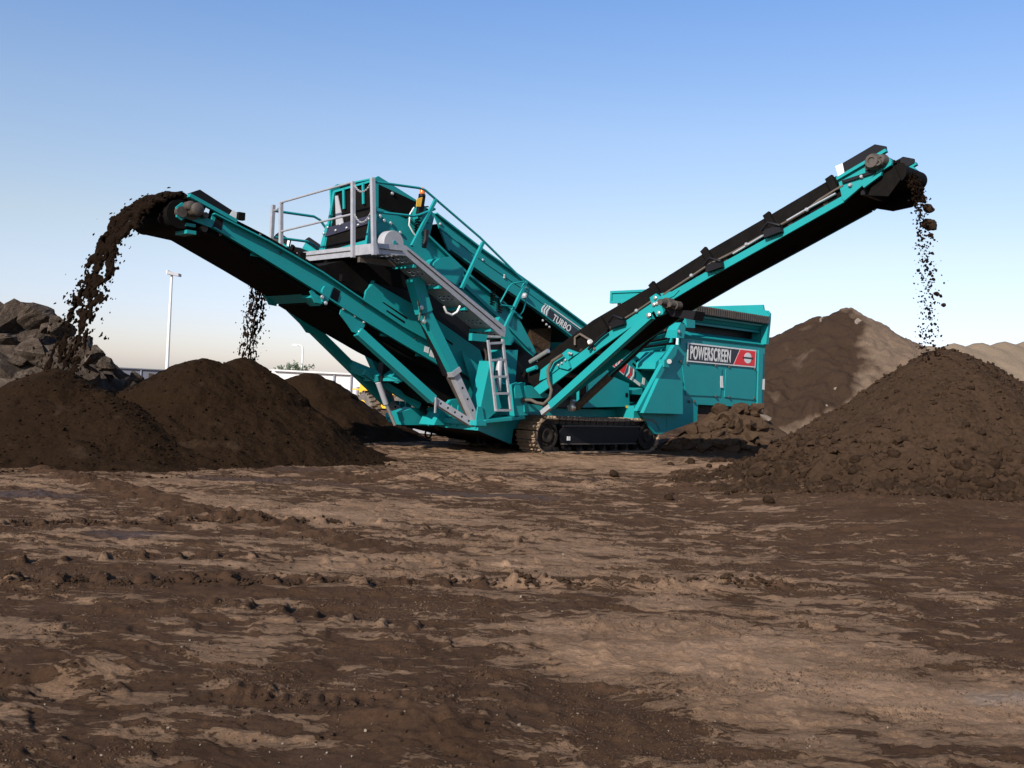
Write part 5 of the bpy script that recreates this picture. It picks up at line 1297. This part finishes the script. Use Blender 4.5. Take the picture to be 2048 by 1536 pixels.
# ---- side conveyors
def side_conveyor(near):
    sc = part('side_conveyor')
    A0, A1 = -.60, .32
    def F(p, a=None):
        """mirror for the conveyor of the far side"""
        p = Vector(p)
        if a is not None: p.x = a
        return p if near else Vector((p.x, 3.0 - p.y, p.z))
    q = lambda pts: px_a(pts, A0)
    tp = q([(1040, 748), (1185, 641), (1310, 568), (1415, 502), (1530, 436), (1672, 352)])      # top of the skirts
    md = q([(1070, 776), (1195, 682), (1310, 604), (1420, 541), (1545, 472), (1688, 392)])      # rail top
    mb_ = q([(1082, 789), (1203, 697), (1318, 617), (1424, 554), (1548, 485), (1690, 405)])     # rail bottom
    lw = [Vector((A0, p.y, p.z)) for p in px_a([(1165, 778), (1262, 700), (1382, 611), (1480, 557), (1590, 496), (1775, 397)], A1)]      # underside
    lw[3] = lw[2].lerp(lw[5], .25); lw[4] = lw[2].lerp(lw[5], .53)
    for a, s in ((A0, 1), (A1, -1)):
        sk = MB(); rl = MB()
        for i in range(5):
            sk.prism([F(tp[i], a), F(tp[i + 1], a), F(md[i + 1], a), F(md[i], a)], (.03 * s, 0, 0))
            rl.prism([F(md[i], a - .04 * s), F(md[i + 1], a - .04 * s), F(mb_[i + 1], a - .04 * s), F(mb_[i], a - .04 * s)], (.05 * s, 0, 0))
        sk.build('rubber_skirt', BLACK, sc); rl.build('side_rail', TEAL, sc)
        un = MB()
        for i in range(1, 5): un.prism([F(mb_[i], a), F(mb_[i + 1], a), F(lw[i + 1], a + .06 * s), F(lw[i], a + .06 * s)], (.03 * s, 0, 0))
        un.build('lower_side', BLACK, sc)
        for (x0, y0, x1, y1) in ((1201, 638, 1216, 663), (1305, 567, 1322, 596), (1409, 499, 1426, 524), (1535, 428, 1550, 458), (1660, 355, 1674, 384)):
            MB().beam(F(T(x0, y0, A0), a - .03 * s), F(T(x1, y1, A0), a - .03 * s), .07, .13).build('skirt_bracket', BLACK, sc)
    bl = MB(); br = MB()
    for i in range(5):
        m0, m1 = tp[i].lerp(md[i], .5), tp[i + 1].lerp(md[i + 1], .5)
        bl.prism([F(m0, A0 + .03), F(m1, A0 + .03), F(m1, A1 - .03), F(m0, A1 - .03)], (0, 0, .015))
        if i: br.prism([F(lw[i], A0 + .06), F(lw[i + 1], A0 + .06), F(lw[i + 1], A1 - .06), F(lw[i], A1 - .06)], (0, 0, .015))
    bl.build('belt', BLACK, sc); br.build('return_belt', BLACK, sc)
    for k in range(10):
        t = (k + .5) / 10; i = min(4, int(t * 5)); f = t * 5 - i
        c = md[i].lerp(md[i + 1], f) + Vector((0, 0, .06))
        MB().tube([F(c, A0), F(c, A1)], .05, 10).build('idler_roller', STEEL, sc, True)
    # head end
    hpd = q([(1690, 391), (1685, 380), (1790, 318), (1786, 326), (1750, 352), (1700, 398)])
    hd2 = q([(1680, 362), (1772, 309), (1787, 322), (1786, 331), (1752, 352), (1692, 403), (1688, 398)])
    hg = q([(1676, 335), (1753, 290), (1775, 294), (1776, 302), (1682, 357)])
    hl = q([(1727, 370), (1768, 345), (1766, 352), (1732, 377)])
    for a, s in ((A0 - .06, 1), (A1 + .06, -1)):
        MB().prism([F(p, a) for p in hd2], (.05 * s, 0, 0)).build('head_plate', TEAL, sc)
        MB().prism([F(p, a) for p in hg], (.04 * s, 0, 0)).build('side_guard', BLACKP, sc)
        MB().prism([F(p, a - .015 * s) for p in hl], (.05 * s, 0, 0)).build('scraper_plate', TEAL, sc)
        MB().beam(F(T(1680, 360, A0), a - .02 * s), F(T(1778, 303, A0), a - .02 * s), .08, .05).build('guard_rail', TEAL, sc)
        MB().beam(F(T(1690, 366, A0), a - .02 * s), F(T(1755, 345, A0), a - .02 * s), .04, .05).build('tension_rod', BLACKP, sc)
    MB().prism([F(p, A0 - .07) for p in q([(1675, 334), (1689, 328), (1693, 348), (1681, 355)])], (.008, 0, 0)).build('warning_label', WHITE, sc)
    mo = MB()
    for (x, y, r, l) in ((1755, 327, .13, .16), (1770, 323, .09, .12), (1742, 338, .05, .08), (1768, 330, .06, .15)):
        mo.lathe(F(T(x, y, A0), A0 - .06), (-1, 0, 0), [(0, r * 1.1), (l * .7, r), (l, r * .8), (l, r * .45), (l - .02, r * .4)], 14)
    mo.build('drive_motor', STEEL, sc, True)
    hc = T(1789, 344, A0)
    MB().tube([F(hc, A0 + .08), F(hc, A1 - .08)], .155, 22).build('head_drum', BLACK, sc, True)
    l5, t5 = lw[5], tp[5].lerp(md[5], .5)
    MB().prism([F(l5, A0 + .04), F(hc + Vector((0, .03, -.155)), A0 + .04), F(hc + Vector((0, .03, -.155)), A1 - .04), F(l5, A1 - .04)], (0, 0, .015)).prism([F(t5, A0 + .04), F(hc + Vector((0, 0, .155)), A0 + .04), F(hc + Vector((0, 0, .155)), A1 - .04), F(t5, A1 - .04)], (0, 0, .015)).build('belt', BLACK, sc)
    MB().prism([F(p, A0 + .02) for p in q([(1750, 352), (1786, 330), (1800, 358), (1790, 372), (1775, 392), (1735, 390)])], (.03, 0, 0)).build('lower_guard', BLACK, sc)
    MB().prism([F(p, A1 - .05) for p in q([(1690, 398), (1786, 330), (1800, 358), (1775, 396), (1735, 405)])], (.03, 0, 0)).build('lower_guard', BLACK, sc)
    e = lw[5]; MB().beam(F(e - Vector((0, .02, .03)), A0 + .02), F(e - Vector((0, .02, .03)), A1 - .02), .07, .12).build('scraper_bar', BLACKP, sc)
    # folding hinge with motor, struts, rams
    hk = [F(p, A0 - .10) for p in q([(1306, 596), (1318, 588), (1336, 600), (1346, 612), (1330, 614), (1335, 628), (1320, 634), (1312, 618)])]
    MB().prism(hk, (.08, 0, 0)).build('hinge_plate', TEAL, sc)
    MB().prism([F(p, A0 - .06) for p in q([(1322, 588), (1362, 581), (1352, 592), (1330, 602)])], (.04, 0, 0)).build('hinge_stay', TEAL, sc)
    for (x, y) in ((1315, 610), (1321, 608), (1325, 627), (1318, 597)): bolt(F(T(x, y, A0), A0 - .11), (-1, 0, 0), sc, .04)
    mo = MB()
    for (x, y, r, l) in ((1346, 608, .10, .35), (1362, 612, .08, .30)): mo.lathe(F(T(x, y, A0), A0 - .05), (-1, 0, .0), [(0, r), (l * .5, r), (l * .5, r * .7), (l, r * .6)], 12)
    mo.build('drive_motor', STEEL, sc, True)
    MB().prism([F(p, A0 + .0) for p in q([(1330, 618), (1392, 622), (1386, 640), (1340, 632)])], (.3, 0, 0)).build('pulley_box', BLACKP, sc)
    s0_, s1_ = F(T(1308, 632, A0), A0 - .08), F(T(1112, 812, A0), A0 - .14)
    st = MB().beam(s0_, s1_, .13, .15, side=(1, 0, 0)).build('support_strut', TEAL, sc)
    MB().beam(s1_, F(T(1094, 826, A0), A0 - .14), .10, .10, side=(1, 0, 0)).build('telescopic_end', GALV, st)
    bolt(s0_ + Vector((-.08, 0, 0)), (-1, 0, 0), st, .05)
    r0_, r1_, r2_ = F(T(1152, 815, .55), .55), F(T(1222, 750, .55), .55), F(T(1340, 640, .55), .55)
    rm = MB().tube([r0_, r1_], .085, 12).build('hydraulic_ram', STEEL, sc, True)
    MB().tube([r1_, r2_], .06, 10).build('rod', BLACKP, rm, True)
    MB().tube([r1_ + Vector((-.075, 0, -.02)), r2_ + Vector((-.075, 0, -.02))], .02, 8).build('guide_tube', TEAL, rm, True)
    mo = MB().lathe(r0_ + Vector((-.1, 0, 0)), (-1, 0, 0), [(0, .09), (.08, .09), (.1, .05)], 12).lathe(r0_ + Vector((-.05, 0, .12)), (-1, 0, 0), [(0, .05), (.1, .05)], 10); mo.build('ram_foot', CHROME, rm, True)
    # lower end: brackets, tensioner, hose
    MB().prism([F(p, A0 - .07) for p in q([(1083, 762), (1086, 740), (1134, 703), (1140, 698), (1162, 706), (1146, 716), (1128, 732), (1096, 757)])], (.06, 0, 0)).build('tail_bracket', TEAL, sc)
    MB().prism([F(p, A0 - .10) for p in q([(1122, 730), (1142, 722), (1147, 736), (1142, 740), (1126, 736)])], (.04, 0, 0)).build('tail_gusset', TEAL, sc)
    for (x, y) in ((1124, 731), (1131, 727), (1138, 721), (1150, 708), (1146, 707)): bolt(F(T(x, y, A0), A0 - .11), (-1, 0, 0), sc, .03)
    tn = MB().tube([F(T(1064, 724, A0), A0 - .05), F(T(1100, 702, A0), A0 - .05)], .05, 10).build('tension_ram', CHROME, sc, True)
    MB().tube([F(T(1062, 742, A0), A0 - .1), F(T(1080, 735, A0), A0 - .1)], .05, 8).build('tail_pin', TEAL, sc, True)
    MB().tube([F(T(x, y, A0), A0 - .12) for x, y in ((1185, 700), (1192, 690), (1208, 675), (1222, 664))], .03, 8).build('tension_ram', BLACKP, sc, True)
    MB().tube([F(T(x, y, A0), A0 - .13) for x, y in ((1187, 686), (1191, 684))], .055, 8).build('hose_fitting', WHITE, sc, True)
    # hoses and clips along the rail
    hz = MB()
    hz.tube([F(T(x, y, A0), A0 - .05) for x, y in ((1224, 655), (1278, 622), (1310, 600))], .022, 6)
    hz.tube([F(T(x, y, A0), A0 - .05) for x, y in ((1330, 590), (1388, 552), (1424, 528), (1470, 505), (1545, 462), (1618, 420), (1640, 402), (1672, 382), (1690, 372))], .024, 6)
    hz.build('hydraulic_hose', HOSE, sc, True)
    for pp in (((1470, 508), (1540, 466)), ((1578, 442), (1616, 420), (1675, 388))): MB().tube([F(T(x, y, A0), A0 - .06) for x, y in pp], .02, 6).build('steel_pipe', CHROME, sc, True)
    for (x, y) in ((1278, 622), (1388, 552), (1498, 490), (1618, 421), (1705, 372), (1728, 355)): bolt(F(T(x, y, A0), A0 - .06), (-1, 0, 0), sc, .035, 'hose_clip', GALV, .05)
    for (x, y) in ((1436, 532), (1553, 462), (1243, 645)):
        vb = MB()
        c = F(T(x, y, A0), A0 - .1)
        vb.beam(c + Vector((0, .16, -.06)), c + Vector((0, -.16, .02)), .10, .13); vb.tube([c + Vector((-.06, .2, .0)), c + Vector((-.1, .05, .12)), c + Vector((-.06, -.16, .06))], .025, 6)
        vb.build('valve_block', BLACKP, sc, True)
    return sc
side_conveyor(True)
side_conveyor(False)
MB().tube([T(x, y, -.78) for x, y in ((1124, 710), (1105, 722), (1096, 740), (1097, 762), (1103, 780), (1100, 796), (1088, 808), (1074, 806), (1062, 800), (1048, 800))], .035, 10).build('hose', HOSE, M, True)
MB().tube([T(x, y, -.65) for x, y in ((1150, 690), (1150, 675), (1160, 668), (1180, 680), (1190, 700))], .025, 8).build('hose', HOSE, M, True)
MB().lathe(T(1047, 801, -.8), (0, 1, 0), [(0, .07), (.12, .07)], 12).build('hose_fitting', STEEL, M, True)
# hydraulic lines and bright frames behind the strut
hl = part('pipe_rack')
for k, (x0, y0, x1, y1) in enumerate(((1262, 700, 1350, 688), (1258, 692, 1352, 676), (1290, 678, 1350, 660), (1300, 670, 1345, 650))):
    MB().prism(px_w([(x0, y0), (x1, y1), (x1, y1 + 7), (x0, y0 + 7)], .35 + .12 * k), (0, .06, 0)).build('plate', TEAL, hl)
    MB().tube([W(x0, y0 - 2, .3 + .12 * k), W(x1, y1 - 2, .3 + .12 * k)], .03, 8).build('pipe', BLACK, hl, True)
MB().tube([W(x, y, .2) for x, y in ((1348, 655), (1350, 680), (1347, 700), (1335, 702))], .03, 8).build('pipe', BLACK, hl, True)

# ================================================================ FALLING SOIL
def loc2w(p): return MO + AX * p[0] + WX * p[1] + Vector((0, 0, p[2]))
def stream(name, p0, v0, across, tmax, count, smin, smax, seed, label, dense=0.3, stretch=.6, spread=.05, mat=WETSOIL):
    """ballistic curtain of crumbs: p0 start of the lip, across the width vector"""
    v0 = Vector(v0)
    def smp(r):
        t = tmax * (r.random() ** .85); k = r.random()
        c = Vector(p0) + Vector(across) * k + v0 * (t * (1 + r.gauss(0, .05))) + Vector((0, 0, -4.9 * t * t))
        sp = spread * (.5 + 1.4 * t / tmax)
        c += Vector((r.gauss(0, sp), r.gauss(0, sp), r.gauss(0, sp)))
        vel = (v0 + Vector((0, 0, -9.8 * t))).normalized()
        s = r.uniform(smin, smax) * (1.5 if r.random() < .12 else 1)
        return c, s, vel * stretch
    return tag(rubble(name, count, smp, 0, 0, mat, seed), label, 'falling soil', None, 'stuff')
# left: broad curtain off the tail conveyor, closed at first and torn further down
lip = loc2w((hd.x + .15, 0, hd.z + .30)); acr = WX * (WF - WN - .3); lip0 = lip + WX * (WN + .15)
vL = -AX * 1.95 + Vector((0, 0, .75))
def curtain(lip, acr, v, t0, t1, nt_, nk, seed, thick, open_t, open_max, fr, label, rough=.10, spread=.0):
    """one torn sheet of soil following its fall: closed near the belt, a net of strings and holes further down"""
    T_, K_ = np.meshgrid(np.linspace(t0, t1, nt_), np.linspace(0, 1, nk), indexing='ij')
    w = fbm(T_ * 7, K_ * 4, 4, seed + 3)
    Kw = .5 + (K_ - .5) * (1 + spread * np.clip(T_ / t1, 0, 1)) + .05 * fbm(T_ * 10, K_ * 2, 3, seed + 21)
    X = lip.x + acr.x * Kw + v.x * T_; Y = lip.y + acr.y * Kw + v.y * T_
    Z = lip.z + acr.z * Kw + v.z * T_ - 4.9 * np.maximum(T_, 0) ** 2
    vz = v.z - 9.8 * np.maximum(T_, 0); vh = math.hypot(v.x, v.y); L_ = np.sqrt(vz * vz + vh * vh)
    nx, ny, nz_ = -v.x / vh * vz / L_, -v.y / vh * vz / L_, vh / L_
    edge = np.clip(np.minimum(K_, 1 - K_) * 9, 0, 1) * np.clip((T_ - t0) * 30, 0.1, 1)
    mid = rough * w * (.4 + np.clip(T_ / t1, 0, 1)) * 1.4
    field = fbm(T_ * fr, K_ * fr * .42, 5, seed + 31, gain=.62) + .55 * (1 - np.minimum(1, np.minimum(K_, 1 - K_) * 7 + np.maximum(0, .35 - T_ / t1))) * .7
    thr = .75 - (.75 - open_max) * np.clip((T_ - open_t) / (t1 - open_t), 0, 1) ** .55
    solid_v = field < thr
    th = thick * (.35 + .9 * np.clip((thr - field) * 3, 0, 1)) * (.6 + .4 * edge) * (1 - .55 * np.clip(T_ / t1, 0, 1))
    up_ = np.stack([X + nx * (mid + th), Y + ny * (mid + th), Z + nz_ * (mid + th)], -1).reshape(-1, 3)
    dn_ = np.stack([X + nx * (mid - th), Y + ny * (mid - th), Z + nz_ * (mid - th)], -1).reshape(-1, 3)
    idx = np.arange(nt_ * nk).reshape(nt_, nk); N0 = nt_ * nk
    so_ = solid_v[:-1, :-1] & solid_v[1:, 1:]
    F_ = []
    for i, j in zip(*np.nonzero(so_)):
        a, b_, c_, d_ = int(idx[i, j]), int(idx[i, j + 1]), int(idx[i + 1, j + 1]), int(idx[i + 1, j])
        F_.append((a, b_, c_, d_)); F_.append((a + N0, d_ + N0, c_ + N0, b_ + N0))
        for (di, dj, e0_, e1_) in ((-1, 0, a, b_), (1, 0, d_, c_), (0, -1, a, d_), (0, 1, b_, c_)):
            ii, jj = i + di, j + dj
            if not (0 <= ii < nt_ - 1 and 0 <= jj < nk - 1 and so_[ii, jj]): F_.append((e0_, e1_, e1_ + N0, e0_ + N0))
    me = bpy.data.meshes.new('falling_soil'); me.from_pydata(np.concatenate([up_, dn_]).tolist(), [], F_); me.materials.append(WETSOIL)
    o = bpy.data.objects.new('falling_soil', me); COL.objects.link(o)
    return tag(o, label, 'falling soil', None, 'stuff')
curtain(lip0, acr * 1.05, vL, -.16, .88, 340, 110, 12, .05, .02, -.10, 24, 'wide torn curtain of dark soil falling from the left conveyor', rough=.13)
stream('falling_soil', lip0, vL, acr, .88, 420, .006, .024, 500, 'loose crumbs flying round the left soil curtain', spread=.07, stretch=1.0)
stream('falling_soil', lip0 + vL * .55 + Vector((0, 0, -4.9 * .55 ** 2)), vL + Vector((0, 0, -9.8 * .55)), acr, .30, 300, .010, .035, 520, 'dense low end of the left soil curtain where it lands', spread=.09, stretch=.6)
# far: narrow fall behind the left conveyor
fh = loc2w((-.62, 3.0 + 8.35, 5.15)); vF = WX * 1.25 + Vector((0, 0, .3))
curtain(fh, AX * .62, vF, -.1, .92, 300, 60, 77, .035, -.1, -.03, 38, 'narrow fall of soil from the far conveyor behind the left one', rough=.22)
stream('falling_soil', fh, vF, AX * .62, .95, 1000, .008, .032, 540, 'loose crumbs round the narrow far soil fall', spread=.09)
# right: sparse lumps off the near side conveyor
rh = loc2w((-.42, -7.9, 5.05)); vR = -WX * .62 + Vector((0, 0, -.6))
stream('falling_soil', rh, vR, AX * .26, .72, 900, .006, .026, 560, 'thin scatter of soil crumbs falling from the right conveyor', spread=.045, stretch=.3)
cl = MB()
rr_ = random.Random(8)
def lipsmp(r):
    k = r.random(); return loc2w((-.42 + .5 * r.random(), -7.45 - .55 * k, 5.28 - .55 * k * k + r.uniform(-.05, .08))), r.uniform(.03, .09), None
tag(rubble('falling_soil', 70, lipsmp, 0, 0, WETSOIL, 580), 'lumps of soil tipping over the end of the right conveyor', 'falling soil', None, 'stuff')
for i, (x, y, r, lab) in enumerate(((1859, 449, 11, 'lowest and biggest of the falling clods under the right conveyor'), (1856, 417, 9, 'flat falling clod between the two rounder ones'), (1842, 396, 8.5, 'uppermost falling clod below the right conveyor end'), (1861, 470, 4.5, 'small round falling clod just under the biggest one'), (1873, 588, 4.5, 'small falling clod low in the thin soil fall'), (1887, 610, 4, 'lowest small falling clod above the right heap'))):
    p = Dp(x, y, 15.9); tag(place('falling_clod', CLODS[i], p, r * 1.5 / FPX * 15.9, rnd, .9), lab, 'soil clod')
